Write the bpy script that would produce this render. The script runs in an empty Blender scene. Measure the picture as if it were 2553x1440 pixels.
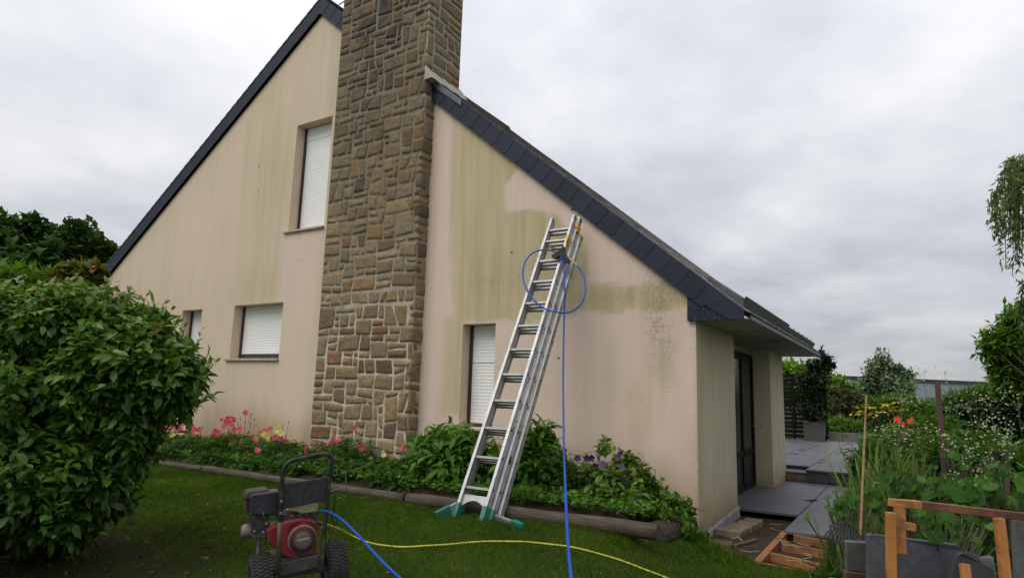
import bpy, bmesh, math, random
import numpy as np
from mathutils import Vector, Matrix, noise
random.seed(7); rng = np.random.default_rng(7)
S = bpy.context.scene
COL = S.collection
R = math.radians

# ---------------------------------------------------------------- camera
YAW, PITCH, ROLL, FPX = R(31.878), R(9.1848), R(1.7512), 1591.26   # solved from the vanishing points
PW, PH = 2553.0, 1440.0
CAM = np.array([2.1274, -7.5995, 1.44])
_f = np.array([-math.sin(YAW)*math.cos(PITCH), math.cos(YAW)*math.cos(PITCH), math.sin(PITCH)])
_r0 = np.array([math.cos(YAW), math.sin(YAW), 0.0]); _u0 = np.cross(_r0, _f)
_r = _r0*math.cos(ROLL)+_u0*math.sin(ROLL); _u = -_r0*math.sin(ROLL)+_u0*math.cos(ROLL)
cam = bpy.data.cameras.new('camera'); cam.lens = FPX/PW*36; cam.sensor_width = 36; cam.sensor_fit = 'HORIZONTAL'
cam.clip_start = .05; cam.clip_end = 3000
co = bpy.data.objects.new('camera', cam); COL.objects.link(co)
m = Matrix.Identity(4)
for i in range(3):
    m[i][0] = _r[i]; m[i][1] = _u[i]; m[i][2] = -_f[i]; m[i][3] = CAM[i]
co.matrix_world = m; S.camera = co

# ---------------------------------------------------------------- world and sun (overcast day)
SUN_EL, SUN_ROT = R(52), R(200)
W = bpy.data.worlds.new('World'); S.world = W; W.use_nodes = True
nt = W.node_tree; nt.nodes.clear()
def nd(t, kind, **kw):
    n = t.nodes.new(kind)
    for k, v in kw.items():
        if k.startswith('i_'):
            n.inputs[k[2:].replace('_', ' ')].default_value = v
        else: setattr(n, k, v)
    return n
out = nd(nt, 'ShaderNodeOutputWorld')
sky = nd(nt, 'ShaderNodeTexSky', sky_type='NISHITA', sun_disc=False, sun_elevation=SUN_EL, sun_rotation=SUN_ROT)
bg1 = nd(nt, 'ShaderNodeBackground', i_Strength=.1); nt.links.new(sky.outputs[0], bg1.inputs[0])
tc = nd(nt, 'ShaderNodeTexCoord')
sep = nd(nt, 'ShaderNodeSeparateXYZ'); nt.links.new(tc.outputs['Generated'], sep.inputs[0])
def mth(t, op, a, b=None, c=None, clamp=False):
    n = t.nodes.new('ShaderNodeMath'); n.operation = op; n.use_clamp = clamp
    for i, v in enumerate((a, b, c)):
        if v is None: continue
        if isinstance(v, (int, float)): n.inputs[i].default_value = v
        else: t.links.new(v, n.inputs[i])
    return n.outputs[0]
zc = mth(nt, 'MAXIMUM', sep.outputs[2], 0.0)
den = mth(nt, 'ADD', zc, .22)
cx_ = mth(nt, 'DIVIDE', sep.outputs[0], den); cy_ = mth(nt, 'DIVIDE', sep.outputs[1], den)
cmb = nd(nt, 'ShaderNodeCombineXYZ'); nt.links.new(cx_, cmb.inputs[0]); nt.links.new(cy_, cmb.inputs[1])
n1 = nd(nt, 'ShaderNodeTexNoise', i_Scale=.95, i_Detail=5.0, i_Roughness=.52, i_Distortion=.25); nt.links.new(cmb.outputs[0], n1.inputs['Vector'])
n2 = nd(nt, 'ShaderNodeTexNoise', i_Scale=2.6, i_Detail=4.0, i_Roughness=.5); nt.links.new(cmb.outputs[0], n2.inputs['Vector'])
mixn = mth(nt, 'ADD', mth(nt, 'MULTIPLY', n1.outputs[0], .72), mth(nt, 'MULTIPLY', n2.outputs[0], .28))
rmp = nd(nt, 'ShaderNodeValToRGB'); nt.links.new(mixn, rmp.inputs[0])
e = rmp.color_ramp.elements
e[0].position = .38; e[0].color = (.50, .53, .605, 1)
e[1].position = .60; e[1].color = (.85, .855, .87, 1)
k = rmp.color_ramp.elements.new(.5); k.color = (.685, .70, .745, 1)
# overcast luminance: darker towards the horizon, brightest overhead
grad = mth(nt, 'ADD', mth(nt, 'MULTIPLY', mth(nt, 'POWER', zc, .7), 1.0), .56)
bg2 = nd(nt, 'ShaderNodeBackground'); nt.links.new(rmp.outputs[0], bg2.inputs[0]); nt.links.new(grad, bg2.inputs[1])
mx = nd(nt, 'ShaderNodeMixShader'); mx.inputs[0].default_value = .93
nt.links.new(bg1.outputs[0], mx.inputs[1]); nt.links.new(bg2.outputs[0], mx.inputs[2]); nt.links.new(mx.outputs[0], out.inputs[0])
sun = bpy.data.lights.new('sun', 'SUN'); sun.energy = 1.5; sun.angle = R(40); sun.color = (1, .94, .85)
so = bpy.data.objects.new('sun', sun); COL.objects.link(so)
sd = Vector((math.sin(SUN_ROT)*math.cos(SUN_EL), math.cos(SUN_ROT)*math.cos(SUN_EL), math.sin(SUN_EL)))
so.rotation_euler = sd.to_track_quat('Z', 'Y').to_euler(); so.location = (0, -10, 20)
S.view_settings.view_transform = 'Standard'; S.view_settings.look = 'None'; S.view_settings.gamma = 1
S.view_settings.use_curve_mapping = False; S.view_settings.exposure = 0.12
S.cycles.max_bounces = 8; S.cycles.transparent_max_bounces = 8

# ---------------------------------------------------------------- placing helpers
def ray(px, py): return _f+_r*((px-PW/2)/FPX)-_u*((py-PH/2)/FPX)
def pl(px, py, ax, v):
    d = ray(px, py); return CAM+d*((v-CAM[ax])/d[ax])
def dep(px, py, z): return CAM+ray(px, py)*z
def pxm(px, z): return px*z/FPX                        # pixels to metres at depth z
def sst(a, b, x):
    t = np.clip((np.asarray(x, float)-a)/(b-a), 0, 1); return t*t*(3-2*t)
def pitm(x, y):
    yb = -.30-.72*np.clip(x, 0, .8); return sst(-.12, .06, x)*sst(yb-.10, yb+.10, y)
def lz(x, y):
    x = np.asarray(x, float); y = np.asarray(y, float)
    base = .19+.034*np.minimum(y+2.2, 0)-.27*sst(-.55, .5, x)*sst(-4.8, -1.6, y)
    pit = pitm(x, y)
    far = sst(2.0, 6.0, y)
    g = base*(1-pit)+(-.17)*pit
    gard = sst(1.35, 1.8, x)*sst(-1.6, -1.0, y)
    g = g*(1-gard)+.0*gard
    return g+.03*np.sin(x*1.7+y*.9)*(1-pit)*sst(-2.0, -3.4, y)*.6
def lawnpt(px, py):
    d = ray(px, py); lo, hi = 1.0, 60.0
    for _ in range(50):
        mid = (lo+hi)/2; p = CAM+d*mid
        if p[2] > float(lz(p[0], p[1])): lo = mid
        else: hi = mid
    return CAM+d*lo

# ---------------------------------------------------------------- scene graph helpers
def tag(o, label=None, cat=None, group=None, kind=None):
    if label: o['label'] = label
    if cat: o['category'] = cat
    if group: o['group'] = group
    if kind: o['kind'] = kind
    return o
def thing(name, label, cat, loc=(0, 0, 0), rotz=0, group=None):
    o = bpy.data.objects.new(name, None); COL.objects.link(o); o.empty_display_size = .1
    o.location = [float(v) for v in loc]; o.rotation_euler = (0, 0, rotz)
    return tag(o, label, cat, group)
class MB:
    def __init__(s): s.v = []; s.f = []; s.a = {}; s.fm = []; s.mi = 0
    def add(s, verts, faces, **at):
        b = len(s.v); s.v.extend([tuple(float(c) for c in p) for p in verts])
        s.f.extend([tuple(b+i for i in f) for f in faces]); s.fm.extend([s.mi]*len(faces))
        for k_, val in at.items():
            L = s.a.setdefault(k_, []); L.extend([0.0]*(b-len(L)))
            L.extend(val if hasattr(val, '__len__') else [val]*len(verts))
        return s
    def box(s, c, d, M3=None, **at):
        x, y, z = [q/2 for q in d]
        V = [Vector((sx*x, sy*y, sz*z)) for sx in (-1, 1) for sy in (-1, 1) for sz in (-1, 1)]
        if M3 is not None: V = [M3 @ q for q in V]
        c = Vector([float(q) for q in c])
        return s.add([q+c for q in V], [(0, 1, 3, 2), (4, 6, 7, 5), (0, 4, 5, 1), (2, 3, 7, 6), (0, 2, 6, 4), (1, 5, 7, 3)], **at)
    def bar(s, a, b, w, h, up=(0, 0, 1), **at):
        a = Vector([float(q) for q in a]); b = Vector([float(q) for q in b]); X = (b-a).normalized(); U = Vector(up)
        Y = U.cross(X).normalized(); Z = X.cross(Y)
        M3 = Matrix((X, Y, Z)).transposed()
        return s.box((a+b)/2, ((b-a).length, w, h), M3, **at)
    def tube(s, pts, r, n=8, cap=True, **at):
        P = [Vector([float(c) for c in p]) for p in pts]; k_ = len(P)
        rad = r if hasattr(r, '__len__') else [r]*k_
        V = []; T0 = None; N = None
        for i in range(k_):
            T = (P[min(i+1, k_-1)]-P[max(i-1, 0)]).normalized()
            if N is None:
                N = T.orthogonal().normalized()
            else:
                N = (N-T*N.dot(T)).normalized()
            B = T.cross(N)
            for j in range(n):
                t = 2*math.pi*j/n; V.append(P[i]+(N*math.cos(t)+B*math.sin(t))*rad[i])
        F = [(i*n+j, i*n+(j+1) % n, (i+1)*n+(j+1) % n, (i+1)*n+j) for i in range(k_-1) for j in range(n)]
        if cap: F += [tuple(range(n))[::-1], tuple((k_-1)*n+j for j in range(n))]
        return s.add(V, F, **at)
    def prism(s, poly, off, **at):
        n = len(poly); A = [Vector([float(c) for c in p]) for p in poly]; o = Vector(off)
        return s.add(A+[p+o for p in A], [tuple(range(n))[::-1], tuple(range(n, 2*n))]+[(i, (i+1) % n, n+(i+1) % n, n+i) for i in range(n)], **at)
    def lathe(s, prof, c, X, Y, Z, n=24, **at):
        c = Vector(c); X = Vector(X); Y = Vector(Y); Z = Vector(Z); V = []
        for (rr, hh) in prof:
            for j in range(n):
                t = 2*math.pi*j/n; V.append(c+(X*math.cos(t)+Y*math.sin(t))*rr+Z*hh)
        F = [(i*n+j, i*n+(j+1) % n, (i+1)*n+(j+1) % n, (i+1)*n+j) for i in range(len(prof)-1) for j in range(n)]
        return s.add(V, F, **at)
    def build(s, name, mats, parent=None, smooth=False, bevel=0, local=True):
        me = bpy.data.meshes.new(name); me.from_pydata(s.v, [], s.f)
        for k_, L in s.a.items():
            L = L+[0.0]*(len(s.v)-len(L)); at = me.attributes.new(k_, 'FLOAT', 'POINT'); at.data.foreach_set('value', L)
        bm = bmesh.new(); bm.from_mesh(me); bmesh.ops.recalc_face_normals(bm, faces=bm.faces)
        bm.to_mesh(me); bm.free()
        mats = mats if isinstance(mats, (list, tuple)) else [mats]
        for q in mats: me.materials.append(q)
        me.polygons.foreach_set('material_index', s.fm)
        if smooth: me.polygons.foreach_set('use_smooth', [True]*len(me.polygons))
        o = bpy.data.objects.new(name, me); COL.objects.link(o)
        if parent is not None: attach(o, parent)
        if bevel:
            b = o.modifiers.new('bevel', 'BEVEL'); b.width = bevel; b.segments = 2; b.limit_method = 'ANGLE'; b.angle_limit = R(40)
        return o
def attach(o, parent):
    o.parent = parent; mw = Matrix.Identity(4); q = parent
    chain = []
    while q is not None: chain.append(q); q = q.parent
    for q in reversed(chain): mw = mw @ q.matrix_parent_inverse @ q.matrix_basis
    o.matrix_parent_inverse = mw.inverted()          # meshes are built in world space

# ---------------------------------------------------------------- materials
def newmat(name):
    mt = bpy.data.materials.new(name); mt.use_nodes = True; t = mt.node_tree
    return mt, t, t.nodes['Principled BSDF'], t.nodes['Material Output']
def mixc(t, fac, a, b, mode='MIX'):
    n = t.nodes.new('ShaderNodeMix'); n.data_type = 'RGBA'; n.blend_type = mode
    for sock, v in ((n.inputs[0], fac), (n.inputs[6], a), (n.inputs[7], b)):
        if isinstance(v, (int, float)): sock.default_value = v
        elif isinstance(v, (tuple, list)): sock.default_value = tuple(v)+((1,) if len(v) == 3 else ())
        else: t.links.new(v, sock)
    return n.outputs[2]
def nz(t, scale, detail=4, rough=.55, stretch=None, obj=True, dist=0):
    tc = t.nodes.new('ShaderNodeTexCoord'); n = t.nodes.new('ShaderNodeTexNoise')
    n.inputs['Scale'].default_value = scale; n.inputs['Detail'].default_value = detail; n.inputs['Roughness'].default_value = rough
    n.inputs['Distortion'].default_value = dist
    if stretch:
        mp = t.nodes.new('ShaderNodeMapping'); mp.inputs['Scale'].default_value = stretch
        t.links.new(tc.outputs['Object'], mp.inputs[0]); t.links.new(mp.outputs[0], n.inputs['Vector'])
    else: t.links.new(tc.outputs['Object'], n.inputs['Vector'])
    return n.outputs[0]
def rng_(t, v, a, b, c=0., d=1.):
    n = t.nodes.new('ShaderNodeMapRange'); n.inputs[1].default_value = a; n.inputs[2].default_value = b
    n.inputs[3].default_value = c; n.inputs[4].default_value = d; t.links.new(v, n.inputs[0]); return n.outputs[0]
def attr(t, name):
    n = t.nodes.new('ShaderNodeAttribute'); n.attribute_name = name; return n.outputs['Fac']
def bumpn(t, h, strength, dist, bsdf):
    b = t.nodes.new('ShaderNodeBump'); b.inputs['Strength'].default_value = strength; b.inputs['Distance'].default_value = dist
    t.links.new(h, b.inputs['Height']); t.links.new(b.outputs[0], bsdf.inputs['Normal'])
def M(name, c1, c2=None, rough=.7, metal=0, scale=6, stretch=None, bump=0, bscale=60, bdist=.01, lo=.35, hi=.65, spec=.5, dirt=None, dscale=3):
    mt, t, b, o = newmat(name)
    c2 = c2 or tuple(v*.7 for v in c1)
    c = mixc(t, rng_(t, nz(t, scale, 5, .6, stretch), lo, hi), c1, c2)
    if dirt: c = mixc(t, rng_(t, nz(t, dscale, 6, .65), .5, .72), c, dirt)
    t.links.new(c, b.inputs['Base Color']); b.inputs['Roughness'].default_value = rough; b.inputs['Metallic'].default_value = metal
    b.inputs['Specular IOR Level'].default_value = spec
    if bump: bumpn(t, nz(t, bscale, 4, .6, stretch), bump, bdist, b)
    return mt
def LM(name, stops, rough=.6, transl=.25, spec=.2, bump=0):
    """leaf material: colour from the per-leaf value 'rnd'"""
    mt, t, b, o = newmat(name)
    rp = t.nodes.new('ShaderNodeValToRGB'); t.links.new(attr(t, 'rnd'), rp.inputs[0])
    el = rp.color_ramp.elements
    while len(el) < len(stops): el.new(.5)
    for q, (p_, c_) in zip(el, stops): q.position = p_; q.color = tuple(c_)+(1,)
    b.inputs['Roughness'].default_value = rough; b.inputs['Specular IOR Level'].default_value = spec
    t.links.new(rp.outputs[0], b.inputs['Base Color'])
    if transl:
        tr = t.nodes.new('ShaderNodeBsdfTranslucent'); ms = t.nodes.new('ShaderNodeMixShader'); ms.inputs[0].default_value = transl
        c2 = mixc(t, 1.0, rp.outputs[0], (1.3, 1.5, .5), 'MULTIPLY'); t.links.new(c2, tr.inputs[0])
        t.links.new(b.outputs[0], ms.inputs[1]); t.links.new(tr.outputs[0], ms.inputs[2]); t.links.new(ms.outputs[0], o.inputs[0])
    return mt

# ---------------------------------------------------------------- leaves
LEAF = {
 'ovate': (np.array([[0,0,0],[.3,.40,.07],[.3,0,0],[.3,-.40,.07],[.68,.36,.03],[.68,0,-.03],[.68,-.36,.03],[1,0,-.14]],float),
           [(0,2,1),(0,3,2),(1,2,5,4),(2,3,6,5),(4,5,7),(5,6,7)]),
 'lance': (np.array([[0,0,0],[.4,.5,.05],[.4,-.5,.05],[1,0,-.12]],float), [(0,2,3,1)]),
 'dia': (np.array([[0,0,0],[.5,.5,.06],[.5,-.5,.06],[1,0,-.06]],float), [(0,2,1),(1,2,3)]),
 'blade': (np.array([[0,.5,0],[0,-.5,0],[.55,.38,.04],[.55,-.38,.04],[1,0,-.05]],float), [(0,1,3,2),(2,3,4)]),
 'tri': (np.array([[0,.5,0],[0,-.5,0],[1,0,0]],float), [(0,1,2)]),
}
def _lobed(n=15, lobes=5, depth=.22, cup=.12):
    V = [[.25, 0, 0]]
    for i in range(n):
        t = -math.pi*.93+2*math.pi*.93*i/(n-1); r_ = .62*(1-depth*abs(math.sin(lobes*t/2)))*(1 if abs(t) < 2.4 else .85)
        V.append([.25+r_*math.cos(t)*1.05, r_*math.sin(t), cup*(r_/.6)**2*(1+.5*math.cos(lobes*t))-.10*max(0, math.cos(t))])
    return np.array(V, float), [(0, i, i+1) for i in range(1, n)]
LEAF['lobed'] = _lobed()
def _pinnate():
    V, F = [], []
    def lf(bx, by, ang, l, w):
        b = len(V); c, s_ = math.cos(ang), math.sin(ang)
        for (x, y, z) in ((0, 0, 0), (.45*l, w/2, .03), (.45*l, -w/2, .03), (l, 0, -.05)): V.append([bx+x*c-y*s_, by+x*s_+y*c, z-.1*abs(by)])
        F.append((b, b+2, b+3, b+1))
    lf(.5, 0, 0, .5, .2); lf(.42, 0, .75, .42, .17); lf(.42, 0, -.75, .42, .17); lf(.15, 0, 1.0, .38, .15); lf(.15, 0, -1.0, .38, .15)
    return np.array(V, float), F
LEAF['cut'] = _pinnate()
def unit(a): return a/np.maximum(np.linalg.norm(a, axis=-1, keepdims=True), 1e-9)
class LB:
    """collects leaf instances and writes them as one mesh"""
    def __init__(s): s.V = []; s.F = []; s.A = []; s.n = 0
    def add(s, kind, P, D, N, L, w, rnd):
        t, faces = LEAF[kind]; P = np.atleast_2d(P); n = len(P)
        D = unit(np.atleast_2d(D)+np.zeros((n, 3))); N = np.atleast_2d(N)+np.zeros((n, 3))
        Y = unit(np.cross(N, D)); Z = np.cross(D, Y)
        L = (np.zeros(n)+L)[:, None, None]; w = (np.zeros(n)+w)[:, None, None]
        V = P[:, None, :]+L*(t[None, :, 0, None]*D[:, None, :]+w*t[None, :, 1, None]*Y[:, None, :]+t[None, :, 2, None]*Z[:, None, :])
        m_ = len(t); s.V.append(V.reshape(-1, 3)); s.A.append(np.repeat(np.zeros(n)+rnd, m_))
        off = s.n+np.arange(n)*m_
        for fc in faces:
            s.F.append(off[:, None]+np.array(fc)[None, :])
        s.n += n*m_
    def build(s, name, mat, parent=None, smooth=False):
        V = np.concatenate(s.V); A = np.clip(np.concatenate(s.A), 0, 1)
        loops = np.concatenate([f.ravel() for f in s.F]); cnt = np.concatenate([np.full(len(f), f.shape[1]) for f in s.F])
        me = bpy.data.meshes.new(name); me.vertices.add(len(V)); me.vertices.foreach_set('co', V.ravel())
        me.loops.add(len(loops)); me.loops.foreach_set('vertex_index', loops.astype(np.int32))
        me.polygons.add(len(cnt)); st = np.concatenate([[0], np.cumsum(cnt)[:-1]])
        me.polygons.foreach_set('loop_start', st.astype(np.int32)); me.polygons.foreach_set('loop_total', cnt.astype(np.int32))
        if smooth: me.polygons.foreach_set('use_smooth', [True]*len(cnt))
        at = me.attributes.new('rnd', 'FLOAT', 'POINT'); at.data.foreach_set('value', A.astype(np.float32))
        me.update(calc_edges=True); me.materials.append(mat)
        o = bpy.data.objects.new(name, me); COL.objects.link(o)
        if parent is not None: attach(o, parent)
        return o
def rdir(n): return unit(rng.normal(size=(n, 3)))
def twigs(lb, kind, tips, dirs, per, tl, leaf, w, base, spread=.8, droop=.25, up=.9, jit=.15, svar=.45):
    """leaves set along short twigs that end at the given tips"""
    n = len(tips); base = np.zeros(n)+base
    for j in range(per):
        a = j/max(per-1, 1); P = tips-dirs*(tl*(1-a))[..., None] if hasattr(tl, '__len__') else tips-dirs*tl*(1-a)
        sd_ = rdir(n); sd_ = unit(sd_-dirs*np.sum(sd_*dirs, 1, keepdims=True))
        D = unit(dirs*(.35+.5*a)+sd_*spread+np.array([0, 0, -droop]))
        N = unit(dirs*.5+np.array([0, 0, up])+rng.normal(size=(n, 3))*.35)
        lb.add(kind, P+rng.normal(size=(n, 3))*tl*.04, D, N, leaf*(1+svar*(rng.random(n)-.5)*2), w, base+rng.normal(size=n)*jit)
def blob(n, c, r, shell=.7, lump=.18, fr=2.2, bottom=-1., seed=0.):
    """points near the skin of a lumpy ellipsoid, with outward directions"""
    d = rdir(int(n*2.2)); d = d[d[:, 2] > bottom][:n]; n = len(d)
    l = np.array([noise.noise(Vector((float(q[0]*fr+seed), float(q[1]*fr), float(q[2]*fr)))) for q in d])
    rr = (1+lump*2*l)*(shell+(1-shell)*rng.random(n)**.5)
    return np.asarray(c)+d*np.asarray(r)*rr[:, None], unit(d/np.asarray(r)), l
# ================================================================ HOUSE
house = thing('house', 'cream rendered house with steep slate roof, stone chimney and stained gable wall', 'house', (-7, 3, .1))
AX, AZ, SR, SL = -7.08, 8.84, .835, .696          # apex of the roof's top plane, slopes
EX = .60                                           # eave edge on the right
XL = -13.95                                        # left end of the gable
def ztop(x): return AZ-SR*(x-AX) if x > AX else AZ+SL*(x-AX)
def zwall(x): return ztop(x)-.345
def WP(px, py): p = pl(px, py, 1, 0.); return (p[0], p[2])

def inpoly(x, z, P):
    c = np.zeros(x.shape, bool); n = len(P)
    for i in range(n):
        (x1, z1), (x2, z2) = P[i], P[(i+1) % n]
        cond = ((z1 > z) != (z2 > z)) & (x < (x2-x1)*(z-z1)/((z2-z1) if z2 != z1 else 1e-9)+x1); c ^= cond
    return c
def sdf(x, z, P):
    d = np.full(x.shape, 1e9); n = len(P)
    for i in range(n):
        (x1, z1), (x2, z2) = P[i], P[(i+1) % n]; ex, ez = x2-x1, z2-z1
        t = np.clip(((x-x1)*ex+(z-z1)*ez)/(ex*ex+ez*ez+1e-9), 0, 1)
        d = np.minimum(d, np.hypot(x-x1-t*ex, z-z1-t*ez))
    return np.where(inpoly(x, z, P), d, -d)
def fbm(x, z, sx, sz, o=4, seed=0.):
    out_ = np.zeros(x.shape); fl = out_.ravel(); xf, zf = x.ravel(), z.ravel()
    for i in range(len(fl)):
        fl[i] = noise.fractal(Vector((xf[i]*sx+seed, zf[i]*sz, seed)), .9, 2.1, o)
    return fl.reshape(x.shape)

# ---- render (roughcast) material: pinkish clean coat, algae where it was not yet washed, dirt splash and mould
def render_mat(name, base, base2):
    mt, t, b, o = newmat(name)
    tex = nz(t, 48, 5, .62, (1, 1, 1.25)); fine = nz(t, 120, 3, .6)
    st1 = nz(t, 1.0, 6, .62, (6.5, 6.5, .38)); st2 = nz(t, .55, 5, .6, (2.2, 2.2, .5))
    pits = rng_(t, nz(t, 30, 3, .6, (1, 1, 1.6)), .63, .71)
    c = mixc(t, rng_(t, st2, .32, .68), base, base2)
    c = mixc(t, mth(t, 'MULTIPLY', attr(t, 'washed'), .6), c, (.70, .55, .475))
    c = mixc(t, rng_(t, st1, .52, .76, 0, .20), c, (.40, .335, .21))
    al = attr(t, 'algae'); alf = mth(t, 'MULTIPLY', al, rng_(t, st1, .25, .62, .84, 1.0))
    alc = mixc(t, rng_(t, st1, .4, .68), (.48, .415, .225), (.38, .335, .16))
    c = mixc(t, mth(t, 'MULTIPLY', alf, .92), c, alc)
    dm = attr(t, 'dirt'); c = mixc(t, mth(t, 'MULTIPLY', dm, rng_(t, st2, .25, .7, .55, 1.0)), c, (.27, .165, .075))
    mo = attr(t, 'mould'); spots = rng_(t, nz(t, 26, 4, .7, (1, 1, .7)), .44, .6)
    c = mixc(t, mth(t, 'MULTIPLY', mo, mth(t, 'ADD', .25, mth(t, 'MULTIPLY', spots, .6)), None, True), c, (.085, .075, .055))
    rare = rng_(t, nz(t, 4.5, 2, .5), .735, .76, 0, .8); c = mixc(t, rare, c, (.07, .06, .045))
    c = mixc(t, mth(t, 'MULTIPLY', pits, mth(t, 'ADD', .22, mth(t, 'MULTIPLY', al, .5))), c, (.20, .165, .09))
    c = mixc(t, rng_(t, fine, .38, .62, 0, .14), c, (.2, .16, .11))
    t.links.new(c, b.inputs['Base Color']); b.inputs['Roughness'].default_value = .92; b.inputs['Specular IOR Level'].default_value = .2
    h = mth(t, 'SUBTRACT', mth(t, 'ADD', tex, mth(t, 'MULTIPLY', fine, .35)), mth(t, 'MULTIPLY', pits, .7))
    bumpn(t, h, .7, .0095, b)
    return mt
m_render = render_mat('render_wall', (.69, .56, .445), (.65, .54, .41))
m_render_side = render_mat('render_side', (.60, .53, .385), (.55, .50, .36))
m_reveal = M('reveal', (.68, .54, .42), (.62, .50, .37), .9, bump=.4, bscale=60)
m_sill = M('sill_concrete', (.50, .41, .31), (.32, .27, .19), .9, scale=10, bump=.4)
m_shutter = M('shutter_white', (.80, .81, .80), (.76, .77, .75), .45, scale=3)
m_frame = M('window_frame_brown', (.05, .03, .022), (.03, .02, .015), .5)
m_slate = None

WIN = [  # x0,x1,z0,z1, frame bottom lift
 ('upper', -7.53, -6.575, 4.263, 6.335, .0), ('mid', -8.91, -7.486, 1.915, 2.935, .085),
 ('bush', -10.64, -9.95, .42, 2.91, .05), ('right', -3.43, -2.854, .93, 2.41, .04)]
def grid_lines(a, b, st, extra):
    L = sorted(set([round(float(v), 4) for v in np.arange(a, b, st)]+[b]+extra)); o = [L[0]]
    for v in L[1:]:
        if v-o[-1] < .012:
            if v in extra or v == b: o[-1] = v
        else: o.append(v)
    return o
ex = [w[1] for w in WIN]+[w[2] for w in WIN]+[AX]; ez = [w[3] for w in WIN]+[w[4] for w in WIN]
xs = grid_lines(XL, 0.0, .05, ex); zs = grid_lines(-.25, 8.55, .05, ez)
vid, V, F = {}, [], []
def gv(i, j):
    z = min(zs[j], zwall(xs[i])); k_ = (i, round(z, 4))
    if k_ not in vid: vid[k_] = len(V); V.append((xs[i], 0.0, z))
    return vid[k_]
for i in range(len(xs)-1):
    tm = max(zwall(xs[i]), zwall(xs[i+1]))
    xm = (xs[i]+xs[i+1])/2
    for j in range(len(zs)-1):
        if zs[j] >= tm: break
        zm = (zs[j]+zs[j+1])/2
        if any(w[1] < xm < w[2] and w[3] < zm < w[4] for w in WIN): continue
        q = [gv(i, j), gv(i+1, j), gv(i+1, j+1), gv(i, j+1)]; u_ = []
        for a in q:
            if a not in u_: u_.append(a)
        if len(u_) >= 3: F.append(tuple(u_))
A = np.array(V); x, z = A[:, 0], A[:, 2]
n1_ = fbm(x, z, 1.6, .5, 4, 3.1); n2_ = fbm(x, z, 5, 5, 3, 8.2); n3_ = fbm(x, z, .7, .25, 3, 5.5)
P1 = [WP(*q) for q in [(1122, 262), (1170, 312), (1258, 380), (1292, 418), (1276, 446), (1262, 462), (1262, 526), (1330, 520), (1383, 535), (1425, 575), (1462, 612), (1468, 700), (1560, 715), (1650, 700), (1712, 700), (1722, 762), (1655, 782), (1565, 772), (1548, 788), (1470, 775), (1400, 790), (1310, 806), (1255, 800), (1130, 806), (1118, 640)]]
d1 = sdf(x, z, P1)+.03*n2_
left_soft = sst(WP(1092, 600)[0], WP(1180, 600)[0], x+.12*n1_)
algae = sst(-.02, .035, d1)*(.25+.75*left_soft)*(.84+.16*sst(-.4, .4, n1_))
P2 = [WP(*q) for q in [(1108, 790), (1160, 790), (1156, 1035), (1096, 1035)]]
algae = np.maximum(algae, .75*sst(-.12, .1, sdf(x, z, P2)+.06*n1_))
strk = sst(WP(1440, 800)[0], WP(1560, 800)[0], x)*sst(2.35, 1.9, z)*sst(-.15, .45, n1_)*.42     # faint streaks low on the right
algae = np.maximum(algae, strk)
# left part: faint streaks, stronger below the upper window's left side, under the eaves and over the windows
dl = np.exp(-((x-WP(660, 500)[0])/.75)**2)*sst(2.6, 3.4, z)*sst(8.2, 6.5, z)*(.28+.4*n1_)
dl2 = np.exp(-((x-WP(655, 720)[0])/.75)**2)*np.exp(-((z-3.25)/.45)**2)*.55
dl3 = sst(-6.9, -6.55, x)*sst(-6.3, -6.4, x)*.35
dl4 = sst(.9, .2, zwall_np := np.minimum(AZ-SR*(x-AX), AZ+SL*(x-AX))-.345-z)*.18
dl5 = sst(-7.62, -7.52, x)*sst(-7.3, -7.42, x)*sst(4.2, 4.3, z)*.0
left = np.where(x < -6.2, np.clip(dl+dl2+dl3+.14+.16*n3_, 0, .8), 0)
dl6 = np.exp(-((x+7.95)/.5)**2)*sst(4.3, 5.5, z)*sst(8.4, 7.2, z)*.22
algae = np.clip(np.maximum(algae, left+np.where(x < -6.2, dl6+dl4, 0)), 0, 1)
# the washed panel under the upper window's sill
wp = sdf(x, z, [(-7.62, 4.24), (-6.6, 4.24), (-6.62, 2.3), (-7.66, 2.9)]); algae *= 1-.75*sst(-.1, .12, wp); algae = np.where(x < -6.2, algae*.78, algae*.93)
base_z = np.where(x < -4.2, .45, .12)
dirt = sst(.85, .0, z-base_z+.25*n1_+.1*n2_)*(.75+.25*n2_)*.95
dirt = np.maximum(dirt, .5*sst(.45, .0, -x)*sst(1.6, .2, z))
mc = WP(1640, 770); mx_ = (x-mc[0])/.22; mz_ = (z-mc[1]-.0)/.5
mould = np.exp(-(mx_**2+mz_**2))*.9
for (q, rx, rz, a_) in [((1650, 850), .22, .35, .6), ((1530, 735), .5, .16, .45), ((1650, 735), .35, .2, .5), ((1245, 700), .6, .06, .35), ((1300, 690), .5, .3, .25), ((1380, 545), .12, .16, .5)]:
    c0 = WP(*q); mould = np.maximum(mould, a_*np.exp(-(((x-c0[0])/rx)**2+((z-c0[1])/rz)**2)))
mould *= (.7+.6*n2_)
ed = sst(.05, .0, -x)*.35; mould = np.maximum(mould, ed)
washed = np.clip(sst(-4.4, -4.1, x)*(1-.5*sst(.9, .2, z))+.9*sst(-.1, .12, wp), 0, 1)
mb = MB(); mb.add(V, F, washed=list(washed), algae=list(algae), dirt=list(np.clip(dirt, 0, 1)), mould=list(np.clip(mould, 0, 1)))
gable = mb.build('wall', m_render, house, smooth=False); gable['label'] = 'gable wall with green algae and a washed pink patch'
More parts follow.
